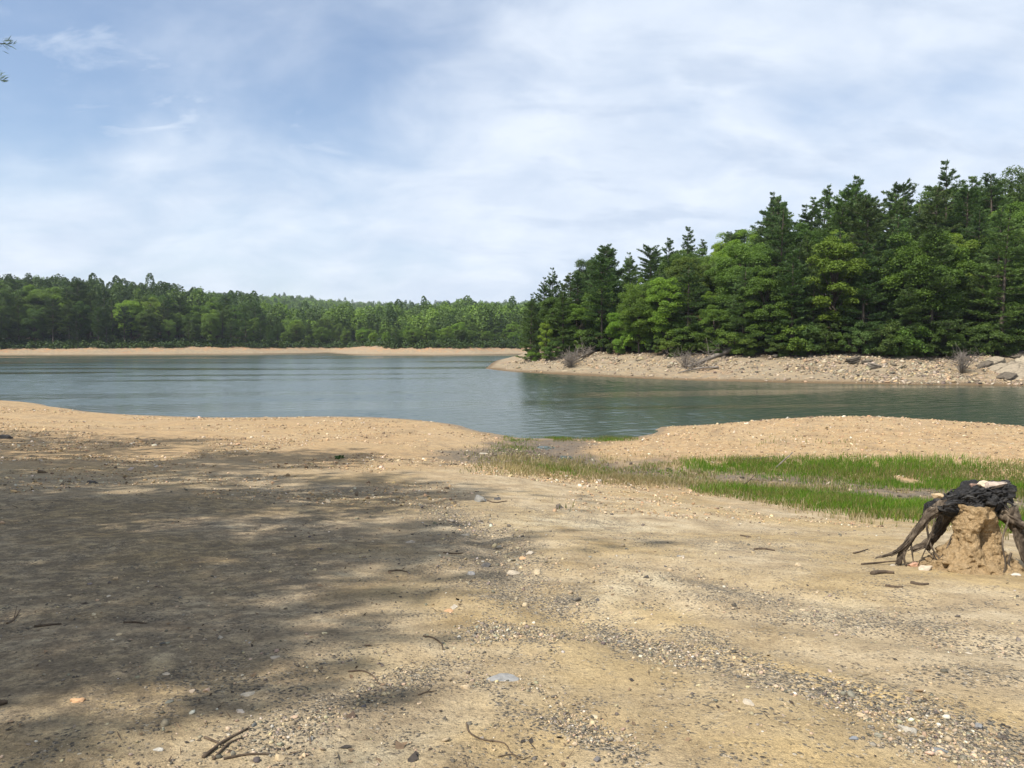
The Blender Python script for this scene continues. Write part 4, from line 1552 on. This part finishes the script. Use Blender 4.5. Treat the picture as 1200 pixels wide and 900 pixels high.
stone(412, 841, 13, (0.10, 0.07, 0.05), 2, 'dark brown clod on the sunlit sand', 'clod')
stone(258, 748, 10, WHITE, 3, 'white chip in the shaded dirt', flat=0.6)
stone(322, 772, 13, (0.42, 0.35, 0.26), 1, 'cream stone where shade breaks up', flat=0.6)
stone(195, 790, 12, (0.52, 0.42, 0.3), 1, 'buff stone in the middle of the left shade', flat=0.6)
stone(108, 565, 11, DARK, 2, 'dark clod far back in the shade', 'clod')
stone(7, 514, 13, DARK, 2, 'dark clod on the sunlit beach at the left edge', 'clod')
stone(655, 596, 11, (0.12, 0.1, 0.08), 2, 'dark lump right of the grey rock', 'clod')
stone(702, 563, 12, (0.5, 0.42, 0.35), 3, 'pale stone at the muddy ditch edge', flat=0.8)
stone(737, 567, 9, WHITE, 3, 'white stone in the muddy ditch', flat=0.8)
stone(567, 532, 14, (0.45, 0.4, 0.32), 1, 'pale flat stone on the left side of the inlet', flat=0.6)
stone(1046, 660, 9, WHITE, 3, 'white pebble behind the left root foot', flat=0.7)

g0 = np.random.default_rng(44)
nst = 0
for k in range(90):
    r = math.exp(g0.uniform(math.log(2.6), math.log(9)))
    a = g0.uniform(-rad(33), rad(33))
    x, y = r * math.sin(a), r * math.cos(a)
    if fbm(np.array([x * 0.8]), np.array([y * 0.8]), 33, 4)[0] < 0.47:
        continue
    s = g0.uniform(0.010, 0.024)
    o = obj('stone', STONE_ME[k % 5], None, (x, y, HN(x, y) + s * 0.1))
    o.scale = (s, s, s * 0.8)
    o.rotation_euler = (0, 0, a * 40)
    o.color = (*jit(random.choice([GREY, TAN, TAN, GREY, WHITE, DARK]), 0.2), 1)
    tag(o, 'one of the many small loose stones lying scattered over the open dirt', 'stone', 'small loose stones on the dirt')
    nst += 1


# ------------------------------------------------------------------ twigs and sticks
def stick(name, label, pts, r, cat='stick', mat=M_TWIG, lift=0.6, seg=6, extra=(), tint=None, rough=0.15):
    """pts: photograph columns and rows on the ground with an optional height in metres"""
    def path(pp):
        P = []
        for q in pp:
            g = on_ground(q[0], q[1])
            g[2] += r * lift + (q[2] if len(q) > 2 else 0)
            P.append(g)
        return np.array(P)
    parts = [tube(path(pts), [r, r * 0.85, r * 0.45], 14, seg, rough, 8, seed=pts[0][0])]
    for e in extra:
        parts.append(tube(path(e), [r * 0.6, r * 0.25], 8, 5, rough, 8, seed=e[0][0]))
    V, Fc = join(parts)
    o0 = V.mean(0)
    o0[2] = V[:, 2].min()
    o = obj(name, mesh_np(name, V - o0, Fc, mat, True), None, o0)
    return tag(o, label, cat)


stick('twig', 'long crooked twig on the yellow sand at the bottom', [(547, 848), (550, 860), (565, 870), (590, 872), (598, 882)], 0.0045, 'twig', extra=[[(584, 889), (600, 886), (616, 891)], [(598, 882), (610, 892), (622, 888)]])
stick('twig', 'thin curved twig in the sun beside the shade edge', [(496, 747), (508, 749), (517, 756), (519, 762)], 0.006, 'twig')
stick('twig', 'short arched twig on the gravel at lower middle', [(408, 787), (425, 786), (438, 792), (444, 800)], 0.005, 'twig')
stick('twig', 'fine twig lying left of the flat grey stone', [(490, 816), (500, 812), (512, 810)], 0.004, 'twig', extra=[[(500, 812), (506, 806)]])
stick('stick', 'thin dark stick across the shaded dirt', [(40, 734), (56, 732), (72, 731)], 0.009)
stick('stick', 'second dark stick, with a crook, in the shaded dirt', [(145, 731), (158, 731), (172, 733)], 0.008)
stick('stick', 'forked twig standing up at the left edge', [(8, 730), (16, 724), (24, 716, 0.02)], 0.007, extra=[[(16, 724), (20, 714, 0.03)]])
stick('stick', 'black stub of wood at the far left edge', [(-4, 826), (9, 824)], 0.016)
stick('stick', 'thick black stick on the dirt in front of the stump', [(1022, 674), (1035, 672), (1048, 673)], 0.022)
stick('stick', 'dark bark strip below the thick black stick', [(1038, 688), (1048, 690), (1058, 690)], 0.016, lift=0.2)
stick('stick', 'short dark stick under the stump', [(1068, 686), (1078, 688), (1088, 687)], 0.018, lift=0.3)
stick('stick', 'slender dry stick on the dirt before the swale', [(884, 644), (896, 644), (908, 646)], 0.014)
stick('stick', 'small bent stick right of the slender one', [(1000, 646), (1008, 645), (1017, 643)], 0.010)
stick('stick', 'brown stick near the reeds of dry grass', [(868, 627), (880, 629)], 0.012)
stick('stick', 'dark shade streak trailing from the lumpy grey rock, laid as a stick', [(570, 588), (580, 590), (594, 589)], 0.014)  # the rock's shadow streak, laid as a dark solid strip
stick('stick', 'grey dead branch leaning out of the green grass', [(908, 551, 0.02), (918, 549, 0.22), (929, 546, 0.40)], 0.022, mat=M_DEAD, extra=[[(924, 548, 0.3), (928, 546, 0.42)]])
stick('stick', 'blackened branch poking from the dry grass', [(866, 570, 0.02), (876, 569, 0.15), (886, 567, 0.32)], 0.02, extra=[[(880, 568, 0.2), (890, 570, 0.22)]])
stick('stick', 'bleached stick along the upper edge of the grass', [(870, 541, 0.06), (890, 539, 0.05), (908, 537, 0.05)], 0.016, mat=M_DEAD)
stick('stick', 'small stick near the path to the inlet', [(520, 650), (532, 652), (543, 651)], 0.009)
stick('stick', 'twig in the shade beside the gully', [(455, 669), (467, 668), (478, 670)], 0.008)
for k, (lab, pts) in enumerate([
    ('longest stick of the bundle at bottom left', [(238, 890), (262, 872), (290, 856)]),
    ('upper stick of the bundle at bottom left', [(240, 868), (252, 872), (262, 876)]),
    ('thin stick crossing the bundle at bottom left', [(250, 892), (268, 874), (284, 866)]),
    ('lowest stick of the bundle at bottom left', [(262, 890), (290, 885), (318, 884)])]):
    stick('stick', lab, pts, 0.006 + 0.002 * (k == 0), 'stick', extra=[[pts[1], (pts[1][0] + 12, pts[1][1] - 8)]] if k == 0 else ())
stick('root_piece', 'pale root lying exposed at the left of the root foot', [(1010, 660), (1030, 657), (1050, 656)], 0.012, 'root')

# a small leafy weed on the sunlit beach
p = on_ground(398, 538)
g1 = np.random.default_rng(3)
n = 40
a = g1.random(n) * 6.28
C = np.stack([np.cos(a) * 0.12 * g1.random(n), np.sin(a) * 0.12 * g1.random(n), g1.uniform(0.02, 0.1, n)], 1)
nr = unit(g1.normal(0, 0.5, (n, 3)) + np.array([0, 0, 0.8]))
A = unit(np.cross(nr, g1.normal(0, 1, (n, 3)))) * 0.05
V, Fq, v = quads_at(C, A, np.cross(nr, A) * 0.6, g1.random(n))
wd = obj('weed', mesh_np('weed', V, [Fq], M_LEAF, False, {'v': v}), None, p)
wd.color = (0.06, 0.12, 0.03, 1)
tag(wd, 'tiny green weed alone on the tan beach', 'weed')


# ------------------------------------------------------------------ the stump
def build_stump():
    c = on_ground(1143, 664)
    U = math.hypot(c[0], c[1]) / F
    root = empty('tree_stump', c)
    tag(root, 'uprooted looking old stump with blackened top and arching bare roots over tan clay', 'stump')
    # the local frame: x across the view, y away from the eye, z up
    w = Vector((c[0], c[1], 0)).normalized()
    root.rotation_euler = (0, 0, math.atan2(-w.x, w.y))
    SC = (0.77, 0.86, 0.905)
    root.scale = SC

    def L(px, py, y=0.0):
        return np.array([(px - 1143) * U, y, (664 - py) * U])

    # blackened head: a lumpy, cracked and splintered body
    g = np.random.default_rng(21)
    S = ico(6)
    V = S[0]
    nrm = unit(V)
    tilt = 0.24
    X = np.where(V[:, 0] < 0, V[:, 0] * 58, V[:, 0] * 44) * U
    Z = np.where(V[:, 2] > 0, np.abs(V[:, 2]) ** 0.6 * 14 * U, -np.abs(V[:, 2]) ** 0.7 * 15 * U)
    B = np.stack([X, V[:, 1] * 0.26 + 0.05, Z + X * tilt], 1)
    for i in range(len(B)):
        q = Vector(B[i])
        gr = Vector((q.x * 5 + q.z * 2, q.y * 17, q.z * 15))
        r1 = mnoise.noise(q * 5.5)
        rid = 1 - abs(mnoise.noise(gr)) * 2
        rid2 = 1 - abs(mnoise.noise(gr * 2.3 + Vector((3, 1, 7)))) * 2
        cell = mnoise.cell(Vector((q.x * 11, q.y * 14, q.z * 13)) + Vector((r1, r1, r1)) * 1.5)
        B[i] += nrm[i] * (0.050 * r1 + 0.035 * rid + 0.02 * rid2 + 0.035 * cell - 0.03)
        if q.x < -0.12:
            B[i, 2] -= 0.30 * (-0.12 - q.x) * (1 if V[i, 2] > 0 else -0.2)
        if q.x > 0.24:
            B[i, 0] -= 0.35 * (q.x - 0.24)
    B = B + np.array([-0.005, 0.0, (664 - 587) * U])
    head = [(B, None, S[1])]
    for k in range(40):
        x0, yy = g.uniform(-0.34, 0.24), g.uniform(-0.27, 0.2)
        z0 = (664 - 587) * U + 0.105 * max(0.05, 1 - (yy / 0.33) ** 2 - (x0 / 0.6) ** 2) ** 0.5 + x0 * tilt
        ln = g.uniform(0.06, 0.20)
        a = g.normal(0.1, 0.6)
        rs = g.uniform(0.006, 0.016)
        P = [(x0, yy, z0 - 0.01), (x0 + ln * 0.5 * math.cos(a), yy + ln * 0.5 * math.sin(a), z0 + ln * g.uniform(0.05, 0.3)), (x0 + ln * math.cos(a), yy + ln * math.sin(a), z0 + tilt * ln + g.uniform(-0.03, 0.03))]
        head.append(tube(P, [rs, rs * 1.1, rs * 0.4], 9, 6, 0.5, 6, k))
    for k in range(38):
        th = g.uniform(-3.0, 0.0)
        x0, y0 = 0.335 * math.cos(th), 0.24 * math.sin(th) + 0.05
        z0 = (664 - 587) * U + x0 * tilt + g.uniform(-0.05, 0.06)
        ln = g.uniform(0.05, 0.13)
        sx = g.normal(0, 0.07)
        rs = g.uniform(0.006, 0.014)
        head.append(tube([(x0 * 0.95, y0 * 0.95, z0), (x0 * 1.0 + sx * 0.5, y0 * 1.0, z0 - ln * 0.5), (x0 * 0.96 + sx, y0 * 0.94, z0 - ln)], [rs, rs, rs * 0.4], 8, 6, 0.5, 5, k + 50))
    V, Fc = join(head)
    obj('stump_top', mesh_np('stump_top', V, Fc, M_CHAR, True), root)

    def rt(name, pts, radii, sg=14, n=34, seed=0, mat=M_ROOT, rough=0.42, ridges=7):
        P0 = np.array([L(*p) for p in pts])
        if ridges:
            radii = [q * (0.86 if i == 0 else 0.68) for i, q in enumerate(radii)]
        parts = [tube(P0, radii, n, sg, rough, 13, seed, ridges)]
        if ridges:
            # strands of torn grain and bark running along the root
            gg = np.random.default_rng(seed + 900)
            for _ in range(12):
                a, off = gg.random() * 6.28, gg.uniform(0.82, 1.02)
                i0 = gg.integers(0, len(P0) - 2)
                i1 = min(len(P0), i0 + gg.integers(2, 5))
                dv = np.array([math.cos(a), -abs(math.sin(a)), 0.6 * math.sin(a)])
                C0 = np.array([P0[i] + dv * radii[min(i, len(radii) - 1)] * off + gg.normal(0, 0.006, 3) for i in range(i0, i1)])
                rs = gg.uniform(0.005, 0.012)
                parts.append(tube(C0, [rs * 0.5, rs, rs * 0.4], 22, 6, 0.5, 9, seed + _))
        Vv, ff = join(parts)
        o = obj(name, mesh_np(name, Vv, ff, mat, True), root)
        return o

    rt('root', [(1128, 600, -0.02), (1108, 597, -0.08), (1092, 606, -0.13), (1079, 624, -0.16), (1067, 642, -0.17), (1060, 656, -0.18), (1057, 668, -0.20)], [0.10, 0.092, 0.074, 0.064, 0.058, 0.05, 0.04], 26, 80, 1)
    rt('root', [(1072, 634, -0.16), (1060, 648, -0.20), (1048, 656, -0.24), (1030, 662, -0.27)], [0.045, 0.036, 0.026, 0.010], 14, 40, 2)
    rt('root', [(1130, 592, 0.14), (1112, 612, 0.16), (1100, 634, 0.18), (1086, 648, 0.16), (1068, 658, 0.14)], [0.095, 0.08, 0.066, 0.056, 0.04], 22, 60, 3)
    rt('root', [(1176, 594, -0.02), (1184, 608, -0.04), (1188, 625, -0.05), (1194, 642, -0.06), (1206, 664, -0.08)], [0.10, 0.08, 0.064, 0.055, 0.04], 22, 60, 4)
    rt('root', [(1168, 600, -0.04), (1184, 606, -0.10), (1200, 611, -0.16), (1222, 618, -0.22), (1246, 640, -0.30), (1262, 672, -0.34)], [0.08, 0.052, 0.046, 0.044, 0.04, 0.03], 20, 70, 5)
    rt('root', [(1165, 600, 0.2), (1185, 618, 0.32), (1202, 645, 0.42), (1216, 664, 0.5)], [0.11, 0.09, 0.075, 0.05], 12, 24, 6)
    rt('root', [(1120, 600, 0.25), (1100, 628, 0.42), (1085, 664, 0.55)], [0.10, 0.085, 0.05], 12, 24, 7)
    for k, (pts, r) in enumerate([([(1086, 606, -0.14), (1089, 626, -0.19), (1096, 645, -0.22), (1114, 664, -0.24)], 0.014), ([(1096, 602, -0.1), (1095, 622, -0.2), (1088, 644, -0.26), (1080, 664, -0.28)], 0.009), ([(1176, 604, -0.12), (1170, 626, -0.24), (1174, 650, -0.28), (1168, 668, -0.3)], 0.011),
                                  ([(1117, 628, -0.12), (1110, 645, -0.2), (1100, 660, -0.22)], 0.011),
                                  ([(1070, 640, -0.16), (1072, 650, -0.2), (1074, 662, -0.2)], 0.012),
                                  ([(1064, 648, -0.17), (1063, 658, -0.22), (1066, 668, -0.22)], 0.018),
                                  ([(1090, 650, -0.1), (1100, 657, -0.16), (1112, 667, -0.22)], 0.010),
                                  ([(1180, 640, -0.1), (1178, 652, -0.16), (1190, 668, -0.2)], 0.014)]):
        rt('rootlet', pts, [r, r * 0.9, r * 0.55], 7, 18, 20 + k, M_ROOT, 0.15, 0)
    # clay still held under the stump
    nu, nv = 90, 150
    VV = []
    for i in range(nu):
        t = i / (nu - 1)
        zz = (1 - t) * 72 * U - 0.05 * t
        for j in range(nv):
            a = 2 * math.pi * j / nv
            rx = 0.195 + 0.09 * t + 0.36 * t ** 4
            ry = 0.23 + 0.10 * t + 0.30 * t ** 4
            q = Vector((math.cos(a) * rx, math.sin(a) * ry, zz))
            k = 1 + 0.20 * mnoise.noise(q * 5) + 0.13 * mnoise.noise(q * 13) + 0.09 * mnoise.noise(q * 30)
            # the hollow washed out on the right under the head
            da = math.atan2(math.sin(a - (-0.85)), math.cos(a - (-0.85)))
            k -= 0.88 * math.exp(-(da / 0.46) ** 2 - ((t - 0.47) / 0.24) ** 2)
            VV.append((q.x * k - 0.01, q.y * k - 0.07, zz + 0.015 * mnoise.noise(q * 17)))
    V = np.concatenate([np.array(VV), [[0, 0, 72 * U], [0, 0, -0.1]]])
    k = np.arange(nv)
    cap = np.stack([np.full(nv, nu * nv), k, (k + 1) % nv], 1)
    o = obj('clay_core', mesh_np('clay_core', V, [grid_faces(nu, nv, True)[:, ::-1], cap], M_CLAY, True), root)

    # loose stones on the head and round the foot: things of their own
    ang = root.rotation_euler[2]

    def W(q):
        q = [q[k] * SC[k] for k in range(3)]
        return np.array([c[0] + q[0] * math.cos(ang) - q[1] * math.sin(ang), c[1] + q[0] * math.sin(ang) + q[1] * math.cos(ang), c[2] + q[2]])

    stone(0, 0, 26, (0.44, 0.36, 0.29), 1, 'long pinkish stone lying on the highest part of the stump', rz=ang + 0.1, flat=0.9, p=W(L(1160, 569, -0.08)), tilt=(0, -0.22))
    stone(0, 0, 15, (0.58, 0.47, 0.34), 0, 'cream stone beside the long one on the stump', rz=0.5, p=W(L(1149, 571, -0.02)))
    stone(0, 0, 13, (0.26, 0.17, 0.13), 2, 'brown stone on the stump behind the cream one', rz=0.9, p=W(L(1138, 575, 0.0)))
    stone(0, 0, 13, (0.44, 0.33, 0.2), 3, 'yellowish stone at the low left end of the stump', rz=ang, p=W(L(1098, 587, -0.08)))
    stone(1071, 661, 17, (0.5, 0.3, 0.2), 0, 'reddish stone at the foot of the left root', flat=0.9)
    stone(1085, 667, 17, (0.46, 0.38, 0.28), 2, 'pale stone on the dirt before the left roots', flat=0.9)
    stone(1094, 659, 20, (0.30, 0.29, 0.27), 2, 'grey rough stone leaning on the clay under the stump', flat=1.0)
    stone(1168, 655, 16, (0.10, 0.09, 0.08), 2, 'dark stone in the hollow under the stump', flat=0.9)
    stone(1190, 675, 12, (0.55, 0.5, 0.42), 3, 'pale stone at the foot of the right root', flat=0.9)
    stone(1182, 658, 18, (0.45, 0.37, 0.25), 0, 'tan stone wedged behind the right root', flat=1.1)


build_stump()


# ------------------------------------------------------------------ the bank: fallen trees, bare bushes, slabs
def fallen_tree(label, a, b, r, twigs, seed, name='fallen_tree', cat='fallen tree', brush=None):
    """a: root end, b: top end as photograph points on the bank"""
    g = np.random.default_rng(seed)
    A, Bq = land0(*a), land0(*b)
    e = empty(name, A)
    tag(e, label, cat)
    d = Bq - A
    mid = d * 0.5 + Vector((0, 0, 0.35))
    o = obj('trunk', mesh_np('log', *[(lambda q: (q[0], [q[1], q[2]]))(tube([(0, 0, r * 1.2), tuple(mid), (d.x, d.y, d.z + r)], [r, r * 0.8, r * 0.4], 20, 8, 0.2, 6, seed))][0], M_DEAD, True), e)
    parts = []
    for k in range(twigs):
        t = g.uniform(0.25, 1.0)
        p0 = np.array(d) * t + np.array([0, 0, 0.3 + r])
        L = g.uniform(0.8, 2.4)
        v = unit(np.array([g.normal(0, 0.8), g.normal(0, 0.8), g.uniform(0.15, 1.0)]) + 0.5 * np.array(unit(np.array(d))))
        parts.append(tube([p0, p0 + v * L * 0.5 + g.normal(0, 0.1, 3), p0 + v * L + g.normal(0, 0.15, 3)], [0.045, 0.03, 0.012], 6, 4))
    V, Fc = join(parts)
    obj('branches', mesh_np('branches', V, Fc, M_DEAD, True), e)
    return e


fallen_tree('bare grey fallen tree lying down the bank at the point, brush at its lower end', (703, 410), (661, 431), 0.24, 90, 31)
fallen_tree('longer of two parallel fallen trunks sliding down the tan bank', (868, 409), (806, 433), 0.34, 22, 32)
fallen_tree('thinner upper one of the two parallel fallen trunks', (862, 409), (824, 425), 0.24, 12, 33)
fallen_tree('thin drift log with twigs low on the bank below the fallen trunks', (842, 432), (794, 438.5), 0.14, 18, 34)
fallen_tree('short grey log lying at the top of the wooded point bank', (645, 417), (619, 424), 0.16, 14, 35)


def bare_bush(label, px, py, h, wd, n, seed, tone=M_DEAD, name='bare_bush'):
    g = np.random.default_rng(seed)
    p = land0(px, py)
    e = empty(name, p)
    tag(e, label, 'bush')
    stems, twigs = [], []
    for k in range(n):
        a = g.random() * 6.28
        sp = abs(g.normal(0, 0.6)) * wd
        tip = np.array([math.cos(a) * sp, math.sin(a) * sp, h * g.uniform(0.45, 1.0)])
        m = tip * 0.5 + np.array([0, 0, 0.12 * h])
        stems.append(tube([(0, 0, -0.1), m, tip], [0.035, 0.022, 0.008], 6, 4))
        for q in range(4):
            b = m + (tip - m) * g.uniform(0, 0.9)
            v = g.normal(0, 0.35, 3) * wd * 0.6 + np.array([0, 0, 0.25])
            twigs.append(tube([b, b + v * 0.6, b + v], [0.015, 0.011, 0.006], 4, 3))
    V, Fc = join(stems + twigs)
    obj('branches', mesh_np('branches', V, Fc, tone, True), e)


bare_bush('grey leafless bush on the stony slope left of the tilted slabs', 1127, 437, 2.2, 2.0, 60, 41)
bare_bush('leafless brush heap at the lower end of the point log', 668, 431, 2.0, 2.0, 55, 42)
bare_bush('leafless grey brush beside the lower end of the fallen trunks', 803, 431, 1.9, 1.8, 40, 43)
bare_bush('reddish bare shrub at the upper end of the fallen trunks', 872, 411, 2.4, 1.1, 34, 44, M_BARK)


def slab(label, px, py, size, rot, tint, seed, name='rock_slab'):
    """tilted blocky bedrock: a bevelled broken box"""
    p = land0(px, py)
    g = np.random.default_rng(seed)
    V = ICO4[0].copy()
    V = np.sign(V) * np.abs(V) ** 0.42
    V = V / np.abs(V).max()
    S = np.array(size)
    for i in range(len(V)):
        q = Vector(V[i] * S * 1.3) + Vector((seed, 0, 0))
        V[i] *= 1 + 0.22 * mnoise.noise(q) + 0.12 * mnoise.noise(q * 3.3) + 0.05 * mnoise.noise(q * 9)
    lay = 0.09 * np.sign(np.sin(V[:, 2] * 9 + seed)) + 0.04 * np.sign(np.sin(V[:, 2] * 23 + seed))
    V[:, 0] *= 1 + lay
    V[:, 1] *= 1 + lay
    o = obj(name, mesh_np(name, V * S, [ICO4[1]], M_BANKROCK, False), None, p + Vector((0, 0, size[2] * 0.3)))
    o.rotation_euler = rot
    o.color = (*tint, 1)
    tag(o, label, 'rock')


M_BANKROCK = mat_tinted('bedrock', 0.92, 3.5, 0.08, True)
ROCK, ROCKD, ROCKL = (0.28, 0.235, 0.17), (0.12, 0.10, 0.075), (0.34, 0.29, 0.21)
for k, (lab, px, py, sz, rot, t) in enumerate([
    ('largest pale tilted slab at the right end of the bank', 1184, 438, (1.7, 1.2, 0.30), (0.25, -0.42, 0.2), ROCK),
    ('pale slab stacked behind the largest one', 1193, 430, (1.5, 1.0, 0.26), (0.2, -0.45, 0.1), ROCKL),
    ('narrow tilted slab below the largest one', 1197, 443, (1.2, 0.8, 0.22), (0.2, -0.4, 0.3), ROCK),
    ('tan slab on the left of the slab outcrop', 1170, 433, (1.0, 0.7, 0.18), (0.3, -0.4, 0.0), ROCK),
    ('dark wedge of rock under the largest slab', 1180, 443, (0.8, 0.6, 0.26), (0.1, -0.3, 0.5), ROCKD),
    ('weathered slab higher up the outcrop', 1163, 424, (0.9, 0.6, 0.2), (0.3, -0.35, 0.2), ROCK),
    ('black boulder at the top of the outcrop', 1190, 420, (0.9, 0.7, 0.5), (0.1, -0.2, 0.5), ROCKD),
    ('square grey boulder against the dark trees at the right', 1199, 422, (0.7, 0.6, 0.45), (0, 0.1, 0.4), (0.2, 0.175, 0.14)),
    ('thin grey ledge left of the outcrop', 1153, 428, (0.8, 0.5, 0.14), (0.2, -0.4, 0.1), ROCKD),
    ('dark boulder cluster rock at the foot of the wood', 1000, 423, (0.75, 0.5, 0.3), (0, -0.2, 0.3), ROCKD),
    ('black flat rock beside the dark boulder', 1016, 425, (0.55, 0.4, 0.2), (0, -0.1, 0.8), ROCKD),
    ('grey block on the stony slope under the dark boulder', 1024, 430, (0.6, 0.4, 0.3), (0.2, 0.2, 0.1), (0.22, 0.19, 0.15)),
    ('pale ledge at the wood edge in the middle of the slope', 1060, 420, (1.1, 0.5, 0.18), (0.1, -0.1, 0.1), ROCK)]):
    slab(lab, px, py, sz, rot, t, 60 + k, 'boulder' if 'boulder' in lab or 'block' in lab else 'rock_slab')

# ------------------------------------------------------------------ light, sky, haze
SUN_EL = 52
TO_SUN = Vector((-0.75, -0.66, 0)).normalized() * math.cos(rad(SUN_EL)) + Vector((0, 0, math.sin(rad(SUN_EL))))
sun_d = bpy.data.lights.new('sun', 'SUN')
sun_d.energy = 4.9
sun_d.angle = rad(0.6)
sun_d.color = (1.0, 0.945, 0.86)
sun = bpy.data.objects.new('sun', sun_d)
COL.objects.link(sun)
sun.rotation_euler = TO_SUN.to_track_quat('Z', 'Y').to_euler()

world = bpy.data.worlds.new('World')
scene.world = world
world.use_nodes = True
W = world.node_tree
W.nodes.clear()


class WT(NT):
    def __init__(self):
        self.t, self.n, self.l = W, W.nodes, W.links


w = WT()
sky = w.node('TexSky', sky_type='NISHITA')
sky.sun_disc = False
sky.sun_elevation = rad(SUN_EL)
sky.sun_rotation = math.atan2(TO_SUN.x, TO_SUN.y)
sky.air_density = 1.0
sky.dust_density = 1.2
sky.ozone_density = 1.5
D = w.node('TexCoord').outputs['Generated']
sp = w.node('SeparateXYZ')
w.l.new(D, sp.inputs[0])
zz = w.math('ADD', w.math('MAXIMUM', sp.outputs[2], 0.0), 0.36)
cm = w.node('CombineXYZ')
w.set(cm.inputs[0], w.math('DIVIDE', sp.outputs[0], zz))
w.set(cm.inputs[1], w.math('DIVIDE', sp.outputs[1], zz))
UV = cm.outputs[0]
mp = w.node('Mapping')
w.set(mp.inputs['Vector'], UV)
mp.inputs['Rotation'].default_value = (0, 0, rad(-25))
mp.inputs['Scale'].default_value = (1.35, 1.7, 1)
mp.inputs['Location'].default_value = (3.4, 1.2, 0)
c1 = w.noise(mp.outputs[0], 1.0, 6, 0.52, 0.5)
c2 = w.noise(mp.outputs[0], 3.0, 7, 0.55, 0.3)
side = w.rng(sp.outputs[0], -0.50, 0.15, -0.13, 0.15)            # the veil is thicker to the right
low = w.rng(sp.outputs[2], 0.06, 0.36, 0.22, 0.0)                # and towards the horizon
cov = w.math('ADD', w.math('ADD', w.math('ADD', w.math('MULTIPLY', c1, 0.8), w.math('MULTIPLY', c2, 0.2)), side), low)
veil = w.rng(cov, 0.34, 0.74, 0.06, 0.95)
CLOUD = 6.5
shade = w.ramp(c2, [(0.3, (0.62, 0.715, 0.86)), (0.65, (0.80, 0.87, 0.97))])
c3 = w.noise(UV, 6.5, 6, 0.6, 0.4)
pm = w.node('Mapping')
w.set(pm.inputs['Vector'], UV)
pm.inputs['Scale'].default_value = (0.7, 1.5, 1)
pm.inputs['Rotation'].default_value = (0, 0, rad(18))
c3 = w.noise(pm.outputs[0], 6.0, 8, 0.62, 0.5)
puff = w.math('MULTIPLY', w.rng(c3, 0.46, 0.72, 0.0, 0.75), w.rng(sp.outputs[0], -0.05, -0.30))
puff = w.math('MULTIPLY', puff, w.rng(w.noise(UV, 1.7, 4, 0.55), 0.40, 0.62))
veil = w.math('MAXIMUM', veil, puff)
cloudc = w.mix(1.0, shade, (CLOUD, CLOUD, CLOUD), 'MULTIPLY')
grey = w.math('MULTIPLY', w.rng(w.noise(pm.outputs[0], 4.2, 5, 0.55, 0.2), 0.50, 0.68, 0.0, 0.6), w.rng(sp.outputs[0], -0.15, 0.08))
cloudc = w.mix(grey, cloudc, (0.52 * CLOUD, 0.62 * CLOUD, 0.78 * CLOUD))
col = w.mix(veil, sky.outputs[0], cloudc)
bg = w.node('Background')
w.l.new(col, bg.inputs['Color'])
bg.inputs['Strength'].default_value = 0.135
wo = w.node('OutputWorld')
w.l.new(bg.outputs[0], wo.inputs['Surface'])

def haze():
    x0, x1, y0, y1, z0, z1 = -2600, 2200, -120, 2600, -12, 110
    V = np.array([[x, y, z] for z in (z0, z1) for y in (y0, y1) for x in (x0, x1)], float)
    Q = np.array([[0, 2, 3, 1], [4, 5, 7, 6], [0, 1, 5, 4], [2, 6, 7, 3], [0, 4, 6, 2], [1, 3, 7, 5]])
    t = NT('haze_air')
    v = t.node('VolumePrincipled')
    v.inputs['Color'].default_value = (0.80, 0.88, 1.0, 1)
    v.inputs['Density'].default_value = 0.00014
    v.inputs['Anisotropy'].default_value = 0.2
    t.l.new(v.outputs[0], t.out.inputs['Volume'])
    tag(obj('haze', mesh_np('haze', V, [Q], t.m)), None, None, None, 'stuff')


haze()
scene.cycles.volume_bounces = 0
scene.view_settings.view_transform = 'Standard'
scene.view_settings.look = 'None'
scene.view_settings.gamma = 1
scene.view_settings.exposure = 0.35
scene.view_settings.use_curve_mapping = False
scene.render.engine = 'CYCLES'
scene.cycles.max_bounces = 5
scene.cycles.diffuse_bounces = 2
scene.cycles.glossy_bounces = 2
scene.cycles.transmission_bounces = 3
scene.cycles.use_denoising = True
